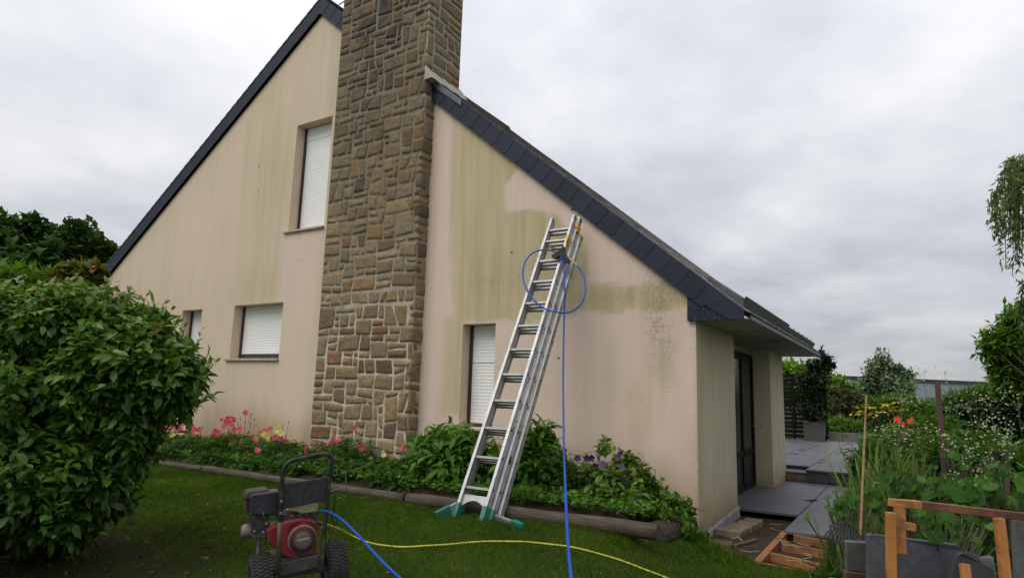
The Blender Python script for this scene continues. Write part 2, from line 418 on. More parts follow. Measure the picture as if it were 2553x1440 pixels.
# side (porch) wall x = 0, in two piers with a recess, plus the closed back
def vgrid(P0, U, Vv, nu, nv, mat, name, parent, fn=None, label=None):
    P0, U, Vv = [np.array(q, float) for q in (P0, U, Vv)]; vv = []; ff = []
    for i in range(nu+1):
        for j in range(nv+1): vv.append(P0+U*i/nu+Vv*j/nv)
    for i in range(nu):
        for j in range(nv): a = i*(nv+1)+j; ff.append((a, a+nv+1, a+nv+2, a+1))
    return vv, ff
mb = MB()
def sidewall(P0, U, H, dark=0.):
    nu = max(2, int(np.linalg.norm(U)/.06)); nv = int(H/.06)
    vv, ff = vgrid(P0, U, (0, 0, H), nu, nv, None, None, None); a = np.array(vv); s_ = np.linalg.norm(a[:, :2]-np.array(P0[:2]), axis=1)
    nn = fbm(s_, a[:, 2], 3, .8, 3, 4.4+dark)
    mb.add(vv, ff, algae=list(np.clip(.20+.45*nn+.25*sst(.5, .0, s_), 0, .8)), dirt=list(np.clip(sst(.42, -.1, a[:, 2]+.2*nn)*.65, 0, 1)),
           mould=list(np.clip(sst(.16, .0, a[:, 2]+.1-.08*nn)*.55+sst(.035, .0, s_)*.35, 0, .8)))
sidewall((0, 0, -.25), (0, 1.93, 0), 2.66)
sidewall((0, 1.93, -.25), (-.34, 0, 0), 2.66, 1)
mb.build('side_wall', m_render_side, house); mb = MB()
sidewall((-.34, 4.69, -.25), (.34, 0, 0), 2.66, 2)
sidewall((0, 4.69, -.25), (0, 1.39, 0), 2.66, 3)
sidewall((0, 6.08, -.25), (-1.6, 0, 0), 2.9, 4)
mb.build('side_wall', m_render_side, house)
mb = MB()
mb.add([(-.34, 1.93, -.25), (-.34, 4.69, -.25), (-.34, 4.69, 2.41), (-.34, 1.93, 2.41)], [(0, 1, 2, 3)])
mb.add([(XL, .0, -.25), (XL, 7, -.25), (XL, 7, zwall(XL)), (XL, .0, zwall(XL))], [(0, 1, 2, 3)])
mb.add([(XL, 7, -.25), (-1.6, 7, -.25), (-1.6, 7, zwall(-1.6)), (AX, 7, zwall(AX)), (XL, 7, zwall(XL))], [(0, 1, 2, 3, 4)])
mb.add([(-1.6, 6.08, -.25), (-1.6, 7, -.25), (-1.6, 7, 3.8), (-1.6, 6.08, 3.8)], [(0, 1, 2, 3)])
mb.build('back_wall', m_render_side, house)
# mortar skirting on the pier foot
mb = MB(); mb.prism([(.0, .35, -.2), (.022, .35, -.2), (.022, .35, -.06), (.008, .35, -.05)], (0, 0, 0)) if False else None
sk = []
for i in range(15):
    y = .32+i*.115; hh = -.10+.008*math.sin(i*1.9)+.075*(i/14)
    sk.append((y, hh))
V_, F_ = [], []
for (y, hh) in sk: V_ += [(.002, y, -.25), (.03, y, -.25), (.026, y, hh-.02), (.004, y, hh+.01)]
for i in range(len(sk)-1):
    for k_ in range(4): a = i*4+k_; b2 = i*4+(k_+1) % 4; F_.append((a, b2, b2+4, a+4))
mb.add(V_, F_); mb.build('plinth_render', M('mortar_grey', (.30, .31, .29), (.2, .2, .18), .9, bump=.5, bscale=40), house)

# ---- windows
RD = .24
for (nm, x0, x1, z0, z1, lift) in WIN:
    y1 = RD
    fr = MB()     # brown guide rails / frame
    fr.box(((x0+x1)/2, y1+.035, (z0+z1)/2), (x1-x0-.004, .01, z1-z0-.004))
    for xx in (x0+.022, x1-.022): fr.box((xx, y1-.012, (z0+z1)/2), (.04, .075, z1-z0-.004))
    if lift: fr.box(((x0+x1)/2, y1-.010, z0+lift/2+.005), (x1-x0-.09, .07, lift))
    win = fr.build('window', m_frame, house)
    rv = MB()
    rv.add([(x0, 0, z0), (x0, y1+.05, z0), (x0, y1+.05, z1), (x0, 0, z1)], [(0, 1, 2, 3)])
    rv.add([(x1, 0, z0), (x1, y1+.05, z0), (x1, y1+.05, z1), (x1, 0, z1)], [(0, 1, 2, 3)])
    rv.add([(x0, 0, z1), (x1, 0, z1), (x1, y1+.05, z1), (x0, y1+.05, z1)], [(0, 1, 2, 3)])
    rv.add([(x0, 0, z0), (x1, 0, z0), (x1, y1+.05, z0), (x0, y1+.05, z0)], [(0, 1, 2, 3)])
    rv.build('reveal', m_reveal, win)
    sh = MB(); pitch = .048; z = z0+lift+.01; xa, xb = x0+.043, x1-.043; gap = .46 if nm == 'right' else None
    while z < z1-.07:
        zt = min(z+pitch-.004, z1-.06); prof = [(0, z), (-.003, z+.004), (-.0045, (z+zt)/2), (-.003, zt-.004), (0, zt)]
        Vs = [(xx, y1-.015+dy, zz) for xx in (xa, xb) for (dy, zz) in prof]
        sh.add(Vs, [(i, i+1, i+6, i+5) for i in range(4)]+[(0, 1, 2, 3, 4), (5, 6, 7, 8, 9)])
        sh.add([(xa, y1-.0155, zt-.001), (xb, y1-.0155, zt-.001), (xb, y1-.0155, zt+.006), (xa, y1-.0155, zt+.006)], [(0, 1, 2, 3)])
        z += pitch
    sh.box(((x0+x1)/2, y1-.005, z1-.033), (x1-x0-.09, .03, .056))
    if nm == 'upper': sh.box(((x0+x1)/2, y1-.012, z1-.13), (x1-x0-.09, .03, .24))
    if nm == 'right': sh.box(((x0+x1)/2, y1-.03, z1-.54), (x1-x0-.09, .006, .008))
    sh.build('roller_shutter', m_shutter, win)
    if nm != 'bush':
        sl = MB(); l_ = .10 if nm != 'right' else .03
        sl.box(((x0-l_+x1+.01)/2, .095, z0-.022), (x1+.01-x0+l_, .29, .042)); sl.build('sill', m_sill, win, bevel=.008)

# ---- porch door (dark, in the recess)
m_door = M('door_dark', (.012, .011, .013), (.008, .008, .009), .5, scale=4, spec=.25)
dr = MB(); dr.box((-.33, 3.31, 1.09), (.05, 2.7, 2.3)); door = dr.build('door', m_door, house)
dp = MB()
for y in (2.05, 2.9, 3.75, 4.6): dp.box((-.295, y, 1.09), (.03, .09, 2.24))
for zz in (.02, .55, 2.16): dp.box((-.293, 3.31, zz), (.026, 2.6, .1))
dp.build('door_frame', M('door_frame_dark', (.008, .008, .008), (.006, .006, .006), .6, spec=.12), door)
gp = MB(); gp.box((-.303, 3.33, 1.35), (.004, 2.5, 1.5)); gp.build('glass_pane', M('dark_glass', (.006, .006, .007), (.01, .01, .011), .15, spec=.3), door)
ln = MB(); ln.box((-.325, 3.31, 2.32), (.02, 2.72, .14)); ln.build('lintel', M('lintel_cream', (.42, .38, .29), (.36, .33, .24), .8), door)
hd = MB(); hd.tube([(-.27, 4.42, 1.0), (-.23, 4.42, 1.0), (-.23, 4.3, 1.0)], .009); hd.build('handle', M('steel', (.4, .4, .42), (.3, .3, .32), .3, 1), door)

# ---- roof
def slate_mat(name, a, b_, c_, rough, spec=.5):
    mt, t, b, o = newmat(name)
    rp = t.nodes.new('ShaderNodeValToRGB'); t.links.new(attr(t, 'rnd'), rp.inputs[0]); el = rp.color_ramp.elements
    el[0].color = a+(1,); el[1].color = b_+(1,)
    c = mixc(t, rng_(t, nz(t, 9, 6, .7), .5, .75, 0, .75), rp.outputs[0], c_)
    t.links.new(c, b.inputs['Base Color']); b.inputs['Roughness'].default_value = rough; b.inputs['Specular IOR Level'].default_value = spec
    bumpn(t, nz(t, 50, 4, .6), .35, .006, b); return mt
m_fascia = slate_mat('slate_new', (.010, .014, .028), (.017, .022, .040), (.028, .032, .048), .62, .3)
m_roof = slate_mat('slate_weathered', (.09, .083, .08), (.24, .22, .205), (.40, .36, .32), .85, .15)
rf = MB()
th = math.atan(SR); cs, sn = math.cos(th), math.sin(th)
def roof_slab(xa, xb, y0, y1, slope_fn, t_=.10, off=.012):
    A_ = [(xa, y0, slope_fn(xa)-off), (xb, y0, slope_fn(xb)-off), (xb, y0, slope_fn(xb)-off-t_), (xa, y0, slope_fn(xa)-off-t_)]
    rf.prism(A_, (0, y1-y0, 0))
YB = 4.35
roof_slab(AX, -.9, -.045, YB, ztop); roof_slab(-.9, EX-.03, -.045, 6.85, ztop, .06); roof_slab(-14.6, AX, -.045, YB+2.5, ztop)
rf.add([(AX-.1, YB, ztop(AX-.1)-.1), (-.9, YB, ztop(-.9)-.1), (-.9, YB, 2.4), (AX-.1, YB, 2.4)], [(0, 1, 2, 3)])
roof = rf.build('roof', M('roof_deck', (.02, .02, .022), None, .8), house)
sl = MB(); ROWS = 78; L_ = (EX-AX)/cs; exp_ = L_/ROWS
Tn = np.array([cs, 0, -sn]); Nn = np.array([sn, 0, cs])
for r_ in range(ROWS):
    t0 = r_*exp_; xm = AX+t0*cs; ymax = YB if xm < -.95 else 6.85
    y = -.055+(.11 if r_ % 2 else 0)-.11
    while y < ymax:
        y0, y1 = max(y, -.055)+.003, min(y+.22, ymax)-.003; y += .22
        if y1-y0 < .03: continue
        if -4.25 > xm > -7 and y1 < .68 and y0 > -.3: continue
        lift = .0035+.002*rng.random(); tl = rng.normal()*.0008
        O = np.array([AX, 0, AZ])+Tn*t0
        a_ = O+Nn*.0; e_ = O+Tn*(exp_*1.12)+Nn*(lift)
        v = [a_+[0, y0, 0], a_+[0, y1, 0], e_+[0, y1, 0]+Nn*tl, e_+[0, y0, 0]]
        lo_ = [q-Nn*.004 for q in v]
        sl.add(v+lo_, [(0, 1, 2, 3), (4, 5, 6, 7), (3, 2, 6, 7), (0, 3, 7, 4), (1, 2, 6, 5)], rnd=rng.random())
sl.build('slate_tiles', m_roof, roof)
rl = MB()
for r_ in range(46):         # left slope: slate butts stand out along the verge
    t0 = r_*.2; xa = AX-t0/math.hypot(1, SL); xb = xa-.26/math.hypot(1, SL)
    if xb < -14.7: break
    rl.add([(xa, -.075, ztop(xa)), (xa, 6.8, ztop(xa)), (xb, 6.8, ztop(xb)+.022), (xb, -.075, ztop(xb)+.022),
            (xa, -.075, ztop(xa)-.01), (xa, 6.8, ztop(xa)-.01), (xb, 6.8, ztop(xb)+.01), (xb, -.075, ztop(xb)+.01)],
           [(0, 1, 2, 3), (4, 5, 6, 7), (3, 2, 6, 7), (0, 3, 7, 4), (1, 2, 6, 5)], rnd=rng.random())
rl.build('slate_tiles', m_roof, roof)
rd_ = MB(); rd_.tube([(AX, -.07, AZ+.0), (AX, YB+.05, AZ+.0)], .055, 10); rd_.build('ridge_cap', m_fascia, roof)
# slates hung on the verge boards
fa = MB()
def verge(sgn, tmax):
    th_ = math.atan(SR if sgn > 0 else SL); T_ = np.array([sgn*math.cos(th_), 0, -math.sin(th_)]); N_ = np.array([sgn*math.sin(th_), 0, math.cos(th_)])
    O = np.array([AX, 0, AZ]); t = 0.0; H = .272
    step = .277
    while t < tmax:
        t1 = min(t+step+.03, tmax+.02)
        if True:
            pts = [(t-.004, 0), (t1, 0), (t1, -H+.06), (t1-.045, -H), (t-.004, -H)]
            P_ = []
            for (tt, nn) in pts:
                yy = -.060-.005*((tt-t)/step)
                P_.append(O+T_*tt+N_*nn+np.array([0, yy, 0]))
            fa.prism(P_, (0, .012, 0), rnd=rng.random())
        t += step
verge(1, (EX-AX-.33)/cs); verge(-1, 7.45*math.hypot(1, SL))
# last pieces at the right foot: sloping end plus the boxed return of horizontal slates
zb = 2.344
pts_end = [(.14, ztop(.14)), (EX-.03, ztop(EX-.03)), (EX-.03, zb+.005), (.40, zb), (.16, zb+.155)]
fa.prism([(a_, -.066, b_) for a_, b_ in pts_end], (0, .014, 0), rnd=.6)
for (xa, xb, za, zb2) in [(-.088, .115, zb, 2.47), (.118, .27, zb, 2.47), (.273, .40, zb, 2.445), (-.088, .02, 2.473, 2.575), (.023, .155, 2.473, 2.575), (-.088, .07, 2.578, 2.70)]:
    yy = -.05+.006*((za-2.36)/.1)
    fa.prism([(xa, yy, za), (xb, yy, za), (xb, yy, zb2), (xa, yy, zb2)], (0, .012, 0), rnd=rng.random()*.6)
fa.prism([(-.088, -.040, zb+.004), (.43, -.040, zb+.004), (.5, -.040, ztop(.5)-.03), (-.088, -.040, ztop(-.088)-.05)], (0, .08, 0), rnd=.2)
fa.build('verge_slates', m_fascia, roof)
m_hook = M('hook_steel', (.35, .36, .38), None, .4, 1)
for (x_, z_) in [(.018, 2.352), (.116, 2.352), (.29, 2.352), (.02, 2.482), (.113, 2.484)]:
    hk = MB(); hk.tube([(x_, -.066, z_-.012), (x_, -.066, z_+.02)], .0022, 5); hk.build('slate_hook', m_hook, roof)
# soffit and eave edge
so_ = MB(); so_.box((.11, 3.435, 2.358), (EX+.38, 6.81, .018)); so_.build('soffit', M('soffit_panel', (.37, .365, .32), (.30, .30, .255), .75, scale=3, stretch=(6, .4, 1)), roof)
ee = MB(); ee.box((EX+.008, 3.46, 2.375), (.02, 6.78, .05)); ee.box((EX/2, 6.86, 2.378), (EX+.04, .02, .06)); ee.build('eave_board', M('eave_zinc', (.05, .052, .055), (.1, .1, .1), .5, scale=14), roof)
gj = MB()
for y in (1.3, 3.0, 4.7): gj.box((EX/2-.01, y, 2.3475), (EX, .008, .003))
for x_ in (.2, .4): gj.box((x_, 3.41, 2.3478), (.006, 6.8, .0025))
gj.build('soffit_joint', M('joint_dark', (.1, .1, .09), None, .9), roof)
# zinc gutter lying on the slope near the eave
m_zinc = M('zinc_dark', (.052, .058, .066), (.10, .11, .115), .45, .3, scale=5, stretch=(1, 4, 3), bump=.15)
gu = MB()
gu.prism([(.40, .40, 2.565), (.455, .40, 2.662), (.475, .40, 2.655), (.425, .40, 2.55)], (0, 6.9, 0))
gu.prism([(.05, .36, ztop(.05)+.01), (.05, .36, ztop(.05)+.055), (.47, .36, ztop(.47)+.11), (.47, .36, ztop(.47)+.0)], (0, .02, 0))
gut = gu.build('gutter', m_zinc, house)
gl = MB(); gl.prism([(.458, .5, 2.66), (.478, .5, 2.692), (.49, .5, 2.688), (.474, .5, 2.655)], (0, 3.3, 0)); gl.build('gutter_lip', m_zinc, gut)
for y in np.arange(.6, 7.2, .55): gb = MB(); gb.box((.462, y, 2.672), (.05, .02, .012)); gb.build('gutter_bracket', m_zinc, gut)
br = MB()
for y in np.arange(.0, 6.8, .21): br.box((EX-.012+.004*rng.normal(), y+.1, ztop(EX)+.018), (.05, .2, .007), Matrix.Rotation(th, 3, 'Y'))
br.build('eave_slates', m_roof, roof)

# ---- chimney : rubble stone facing wrapped round the corner, mortar core
CX0, CX1, CY0, CY1, CZ0, CZ1 = -6.255, -4.21, -.232, .66, .1, 10.2
m_mortar = None
mt, t, b, o = newmat('mortar'); tcn = t.nodes.new('ShaderNodeTexCoord'); sp = t.nodes.new('ShaderNodeSeparateXYZ'); t.links.new(tcn.outputs['Object'], sp.inputs[0])
hf = rng_(t, mth(t, 'ADD', sp.outputs[2], mth(t, 'MULTIPLY', nz(t, 1.2, 3), 1.6)), 2.9, 4.9)
c = mixc(t, hf, (.52, .455, .35), (.21, .18, .135)); c = mixc(t, rng_(t, nz(t, 5, 5), .45, .65, 0, .6), c, (.12, .105, .08))
right_face = rng_(t, sp.outputs[0], CX1-.06, CX1-.01); c = mixc(t, mth(t, 'MULTIPLY', right_face, rng_(t, sp.outputs[2], 5, 6)), c, (.34, .30, .23))
t.links.new(c, b.inputs['Base Color']); b.inputs['Roughness'].default_value = .95; bumpn(t, nz(t, 90, 4), .6, .008, b); m_mortar = mt
cm = MB(); cm.box(((CX0+CX1)/2, (CY0+CY1)/2, (CZ0+CZ1)/2), (CX1-CX0-.006, CY1-CY0-.006, CZ1-CZ0))
chim = cm.build('chimney', m_mortar, house)
mt, t, b, o = newmat('rubble_stone')
rp = t.nodes.new('ShaderNodeValToRGB'); t.links.new(attr(t, 'rnd'), rp.inputs[0]); el = rp.color_ramp.elements
stops = [(0, (.10, .072, .045)), (.10, (.19, .142, .082)), (.26, (.265, .196, .105)), (.42, (.315, .236, .125)), (.56, (.245, .20, .125)), (.68, (.28, .232, .148)), (.84, (.36, .27, .138)), (.93, (.30, .175, .075)), (.98, (.19, .08, .04)), (1., (.42, .36, .22))]
while len(el) < len(stops): el.new(.5)
for q, (p_, c_) in zip(el, stops): q.position = p_; q.color = c_+(1,)
c = mixc(t, rng_(t, nz(t, 7, 6, .65), .42, .68, 0, .5), rp.outputs[0], (.20, .14, .075))
c = mixc(t, rng_(t, nz(t, 4, 4, .6), .58, .75, 0, .55), c, (.33, .25, .14))
c = mixc(t, rng_(t, nz(t, 28, 5, .65), .38, .68, 0, .5), c, (.085, .066, .046))
c = mixc(t, mth(t, 'MULTIPLY', attr(t, 'soot'), rng_(t, nz(t, 3, 5, .6), .3, .65, .25, 1)), c, (.042, .037, .033))
t.links.new(c, b.inputs['Base Color']); b.inputs['Roughness'].default_value = .9; b.inputs['Specular IOR Level'].default_value = .25
bumpn(t, mth(t, 'ADD', nz(t, 30, 6, .75), mth(t, 'MULTIPLY', nz(t, 10, 3, .6), 1.0)), 1.0, .020, b); m_stone = mt
Wf = CX1-CX0; Ws = CY1-CY0; U = .120; NC = int(round((Wf+Ws)/U)); NR = int((CZ1-CZ0)/U); fold = Wf
occ = np.zeros((NR, NC), int); stones = []
rr = random.Random(11)
for j in range(NR):
    for i in range(NC):
        if occ[j, i]: continue
        w_ = rr.choice([1, 2, 2, 2, 3, 3, 3, 4, 4, 2]); h_ = rr.choice([1, 1, 1, 2, 2, 2, 2, 3])
        if w_ <= 2: h_ = min(h_, 2)
        if w_ == 1: h_ = 1
        if w_ == 2 and rr.random() < .35: h_ = 1
        if w_ >= 4: h_ = min(h_, 2 if rr.random() < .65 else 3)
        ww = 0
        while ww < w_ and i+ww < NC and not occ[j, i+ww]: ww += 1
        if NC-i-ww == 1 and ww < 5 and not occ[j, i+ww:i+ww+1].any(): ww += 1
        hh = min(h_, NR-j); occ[j:j+hh, i:i+ww] = 1; stones.append((i, j, ww, hh))
cu = (Wf+Ws)/NC
jog = np.array([[noise.noise(Vector((i*.7, j*.7, 3.3))) for i in range(NC+1)] for j in range(NR+1)])
jox = np.array([[noise.noise(Vector((i*.9, j*.6, 9.3))) for i in range(NC+1)] for j in range(NR+1)])
def cpt(i, j):
    s_ = i*cu+(.055*jox[j, i] if 0 < i < NC else 0); z_ = CZ0+j*U+.06*jog[j, i]; return np.array([s_, z_])
def fold_pt(s_, z_, d):
    # unrolled coordinate -> world, d = outward
    r_ = .03
    if s_ < fold-r_: return (CX0+s_, CY0-d, z_)
    if s_ > fold+r_: return (CX1+d, CY0+(s_-fold), z_)
    a_ = (s_-fold+r_)/(2*r_)*math.pi/2; k_ = .012
    return (CX1+d*math.sin(a_)-k_*(1-abs(math.sin(2*a_))*0-1)-r_*(1-math.sin(a_))*1.0*(1 if a_ < math.pi/2 else 0)*(1), CY0-d*math.cos(a_)+r_*(1-math.cos(a_)), z_)
st = MB()
for (i, j, w_, h_) in stones:
    sub = [(cpt(i, j), cpt(i+w_, j), cpt(i+w_, j+h_), cpt(i, j+h_))]
    a_, b_, c_, d_ = sub[0]
    if w_ >= 3 and h_ >= 2 and rr.random() < .28:           # split by a slanted joint
        k1, k2 = rr.uniform(.25, .75), rr.uniform(.25, .75)
        p_, q_ = a_+(b_-a_)*k1, d_+(c_-d_)*k2; sub = [(a_, p_, q_, d_), (p_, b_, c_, q_)]
    for (a2, b2, c2, d2) in sub:
        g = .0076; col = rr.random()**.9; nu = max(4, int(np.linalg.norm(b2-a2)/.028)); nv = max(4, int(np.linalg.norm(d2-a2)/.028))
        zc_ = (a2[1]+c2[1])/2; sc_ = (a2[0]+c2[0])/2
        if zc_ > 9.9: continue
        if sc_ > fold+.30 and zc_ < 5.9: continue
        # keep a mortar joint
        cen = (a2+b2+c2+d2)/4
        def inset(p): 
            v_ = p-cen; return cen+v_*np.maximum(1-g/np.maximum(np.abs(v_), .02), .3)
        a2, b2, c2, d2 = [inset(p) for p in (a2, b2, c2, d2)]
        pr = rr.uniform(.010, .024); seed_ = rr.uniform(0, 50); vv, so2 = [], []
        for u2 in range(nu+1):
            for v2 in range(nv+1):
                fu, fv = u2/nu, v2/nv
                p = (a2*(1-fu)+b2*fu)*(1-fv)+(d2*(1-fu)+c2*fu)*fv
                nx = noise.noise(Vector((p[0]*14+seed_, p[1]*14, 1))); ny = noise.noise(Vector((p[0]*14, p[1]*14+seed_, 7)))
                ed = min(fu*nu, (1-fu)*nu, fv*nv, (1-fv)*nv)
                if ed == 0: p = p+np.array([nx, ny])*.013
                fal = 1-(1-min(1, ed/1.05))**2
                dd = -.010+(pr+.010)*fal+.008*fal*noise.noise(Vector((p[0]*7+seed_, p[1]*7, seed_)))+.008*fal*noise.noise(Vector((p[0]*22, p[1]*22, seed_)))
                vv.append(fold_pt(p[0], p[1], dd))
                so2.append(float(np.clip(sst(3.6, 8.0, p[1])*(.85*np.exp(-((p[0]-.9)/.6)**2)+.34)*(1 if p[0] < fold else .35), 0, 1)))
        ff = [(u2*(nv+1)+v2, (u2+1)*(nv+1)+v2, (u2+1)*(nv+1)+v2+1, u2*(nv+1)+v2+1) for u2 in range(nu) for v2 in range(nv)]
        st.add(vv, ff, rnd=col, soot=so2)
st.build('stone_facing', m_stone, chim, smooth=True)
# mortar fillet where roof meets chimney, lead strip below it
fl = MB(); VV, FF = [], []
for i in range(13):
    y = CY0-.03+(CY1+.07-CY0)*i/12; dz_ = .014*math.sin(i*2.3); zz = ztop(CX1)
    VV += [(CX1+.0, y, zz+.12+dz_+.03*(i == 0)), (CX1+.035, y, zz+.09+dz_), (CX1+.15+.01*math.sin(i*1.7), y, ztop(CX1+.15)+.03), (CX1+.0, y, zz-.1)]
for i in range(12):
    for k_ in range(4): a = i*4+k_; b2 = i*4+(k_+1) % 4; FF.append((a, b2, b2+4, a+4))
FF += [(0, 1, 2, 3), (48, 49, 50, 51)]
fl.add(VV, FF); fl.build('mortar_fillet', M('fillet', (.44, .40, .32), (.34, .31, .24), .95, bump=.4, bscale=70), chim)
ld = MB(); ld.prism([(CX1+.02, -.07, ztop(CX1+.02)+.01), (CX1+.62, -.07, ztop(CX1+.62)+.01), (CX1+.62, -.07, ztop(CX1+.62)-.09), (CX1+.02, -.07, ztop(CX1+.02)-.12)], (0, -.012, 0)); ld.build('lead_strip', M('lead', (.07, .08, .1), (.12, .13, .15), .5, .4), chim)
# small pot/aerial foot at the chimney's left, high up
ae = MB(); pA = pl(847, 8, 1, .1); ae.tube([(CX0, .1, pA[2]+.05), (pA[0]-.02, .1, pA[2]-.03)], .012, 6); ae.build('wire_bracket', m_frame, chim)
# white air grille low on the chimney
pg = pl(941, 1134, 1, CY0-.05); gr = MB()
gr.box((pg[0], CY0-.04, pg[2]), (.23, .012, .012)); 
for k_ in range(6): gr.box((pg[0], CY0-.045, pg[2]-.065+k_*.026), (.22, .014, .009))
for s_ in (-1, 1): gr.box((pg[0]+s_*.112, CY0-.045, pg[2]), (.014, .018, .16))
gr.build('air_grille', M('white_plastic', (.72, .72, .68), (.6, .6, .55), .5), chim)
# ================================================================ GROUND
def axis(lims):
    o = []
    for a, b, st in lims: o += list(np.arange(a, b-1e-6, st))
    return np.array(o+[lims[-1][1]])
gx = axis([(-400, -60, 34), (-60, -14, 4.6), (-14, 3.2, .12), (3.2, 12, .8), (12, 60, 6), (60, 400, 34)])
gy = axis([(-30, -8, 2.2), (-8, 2.6, .12), (2.6, 20, .87), (20, 80, 6), (80, 600, 40)])
GX, GY = np.meshgrid(gx, gy, indexing='ij'); GZ = lz(GX, GY)
inside = (GX < .03) & (GX > -13.9) & (GY > .25) & (GY < 16); GZ = np.where(inside, -.23, GZ)
bedm = sst(-1.62, -1.5, GY)*sst(-.0, -.2, GX)*sst(-13.2, -12.6, GX)*sst(.6, .2, GY); GZ = GZ-.06*bedm
soil = np.clip(np.maximum.reduce([bedm, pitm(GX, GY)*sst(9., 6., GX)*sst(16, 12, GY)]), 0, 1)
bushd = np.hypot((GX+3.3)/1.5, (GY+5.3)/1.3); litter = sst(1.35, .55, bushd)
mt, t, b, o = newmat('lawn_ground')
g1 = mixc(t, rng_(t, nz(t, 2.2, 6, .6), .35, .66), (.036, .066, .007), (.064, .096, .012))
g1 = mixc(t, rng_(t, nz(t, 30, 4, .7), .4, .7, 0, .6), g1, (.022, .030, .010))
g1 = mixc(t, rng_(t, nz(t, 1.1, 4, .6), .60, .75, 0, .5), g1, (.085, .080, .028))
s1 = mixc(t, rng_(t, nz(t, 14, 6, .7), .35, .68), (.038, .027, .019), (.085, .06, .04))
s1 = mixc(t, rng_(t, nz(t, 3, 4, .6), .5, .7, 0, .6), s1, (.025, .018, .013))
c = mixc(t, attr(t, 'soil'), g1, s1); c = mixc(t, mth(t, 'MULTIPLY', attr(t, 'litter'), rng_(t, nz(t, 7, 5, .7), .3, .6, .3, 1)), c, (.040, .026, .016))
t.links.new(c, b.inputs['Base Color']); b.inputs['Roughness'].default_value = .95; b.inputs['Specular IOR Level'].default_value = .15
bumpn(t, nz(t, 40, 6, .75), .9, .03, b); m_ground = mt
ni, nj = GX.shape; Vg = np.stack([GX, GY, GZ], -1).reshape(-1, 3)
mb = MB(); mb.add(Vg, [(i*nj+j, (i+1)*nj+j, (i+1)*nj+j+1, i*nj+j+1) for i in range(ni-1) for j in range(nj-1)], soil=list(soil.ravel()), litter=list(litter.ravel()))
tag(mb.build('lawn', m_ground, smooth=True), kind='structure')
# raised soil of the flower bed
mb = MB(); bx_ = np.arange(-13, -.05, .12); by_ = np.linspace(-1.5, -.0, 14); vv = []
for x_ in bx_:
    for y_ in by_:
        e_ = min(1, (y_+1.5)/.25); sag = float(sst(-.55, -.15, x_))
        vv.append((x_, y_, .15+.12*e_+.12*float(sst(-1.2, 0, y_))*float(sst(-3, -5, x_))+.03*noise.noise(Vector((x_*3, y_*3, 1)))-.34*sag))
mb.add(vv, [(i*14+j, (i+1)*14+j, (i+1)*14+j+1, i*14+j+1) for i in range(len(bx_)-1) for j in range(13)], soil=[1.0]*len(vv))
tag(mb.build('flower_bed_soil', m_ground, smooth=True), kind='structure')
def bedz(x_, y_): return .27+.12*float(sst(-1.2, 0, y_))*float(sst(-3, -5, x_))

# ---- edging logs along the bed
def wood(name, a, b_, c_=None, **kw):
    return M(name, a, b_, kw.pop('rough', .85), scale=kw.pop('scale', 7), stretch=kw.pop('stretch', (.5, 6, 6)), bump=kw.pop('bump', .5), bscale=kw.pop('bscale', 30), dirt=c_, **kw)
m_log = wood('log_weathered', (.105, .08, .056), (.042, .032, .023), (.035, .042, .018), bdist=.02, dscale=4)
m_logend = M('log_end', (.055, .04, .028), (.025, .018, .013), .95, scale=14, bump=.8)
LP = [(360, 1148), (505, 1168), (660, 1184), (862, 1220), (1015, 1242), (1130, 1258), (1300, 1283), (1640, 1326)]
lp = [pl(px, py, 2, .23) for px, py in LP]
segs = [(lp[0], lp[1], .045, 'thin far end of the log edging beside the camellia bush'), (lp[1]+[.03, 0, 0], lp[4]-[.03, 0, 0], .054, 'long grey edging log behind the pressure washer'), (lp[4]+[.02, 0, 0], lp[7], .073, 'brown edging log that passes behind the ladder feet')]
for (a, b_, r_, lab) in segs:
    P, Rr = [], []
    for i in range(22):
        f_ = i/21; q = a+(b_-a)*f_; q = q+np.array([0, .015*noise.noise(Vector((q[0]*1.3, 2, 3))), .012*noise.noise(Vector((q[0]*1.5, 5, 1)))])
        P.append(q); Rr.append(r_*(1+.07*noise.noise(Vector((q[0]*2.2, 9, 4))))*(.9+.1*f_))
    mb = MB(); mb.tube(P, Rr, 14, True); o = mb.build('edging_log', m_log, smooth=False)
    o.data.polygons.foreach_set('use_smooth', [len(p.vertices) == 4 for p in o.data.polygons])
    tag(o, lab, 'log', 'logs edging the flower bed')
# dark end log running back to the wall
e1 = pl(1690, 1322, 2, .05); mb = MB()
ea = np.array([-.13, -1.22, .06]); eb = np.array([-.05, -.35, .06])
P = [ea+(eb-ea)*i/8 for i in range(9)]; mb.tube(P, [.15+.012*noise.noise(Vector((i, 1.7, 3))) for i in range(9)], 16)
o = mb.build('edging_log', m_logend); tag(o, 'short dark log butt at the bed corner under the trailing clematis', 'log', 'logs edging the flower bed')

# ================================================================ LADDER
m_alu = M('aluminium', (.46, .46, .47), (.36, .36, .365), .45, .7, scale=5, stretch=(1, 1, 1), bump=.05, bscale=80, dirt=(.30, .30, .29), dscale=6)
m_alu2 = M('aluminium_dull', (.38, .38, .375), (.28, .28, .27), .5, .65, scale=8, dirt=(.34, .33, .31), dscale=9)
m_green = M('green_plastic', (.012, .17, .115), (.01, .13, .09), .45, scale=7, dirt=(.05, .13, .09))
m_yel = M('yellow_bracket', (.58, .30, .035), (.48, .25, .03), .5)
m_black = M('black_plastic', (.010, .010, .011), (.018, .018, .018), .6, spec=.2)
m_brass = M('brass', (.45, .30, .12), (.3, .2, .1), .4, .9)
FT = np.array([0, -2.16, .235]); TP = np.array([0, -.27, 3.744])
Ld = (TP-FT)/np.linalg.norm(TP-FT); LL = np.linalg.norm(TP-FT); Ln = np.cross([1, 0, 0], Ld); Ln = Ln if Ln[1] > 0 else -Ln   # Ln points to the wall
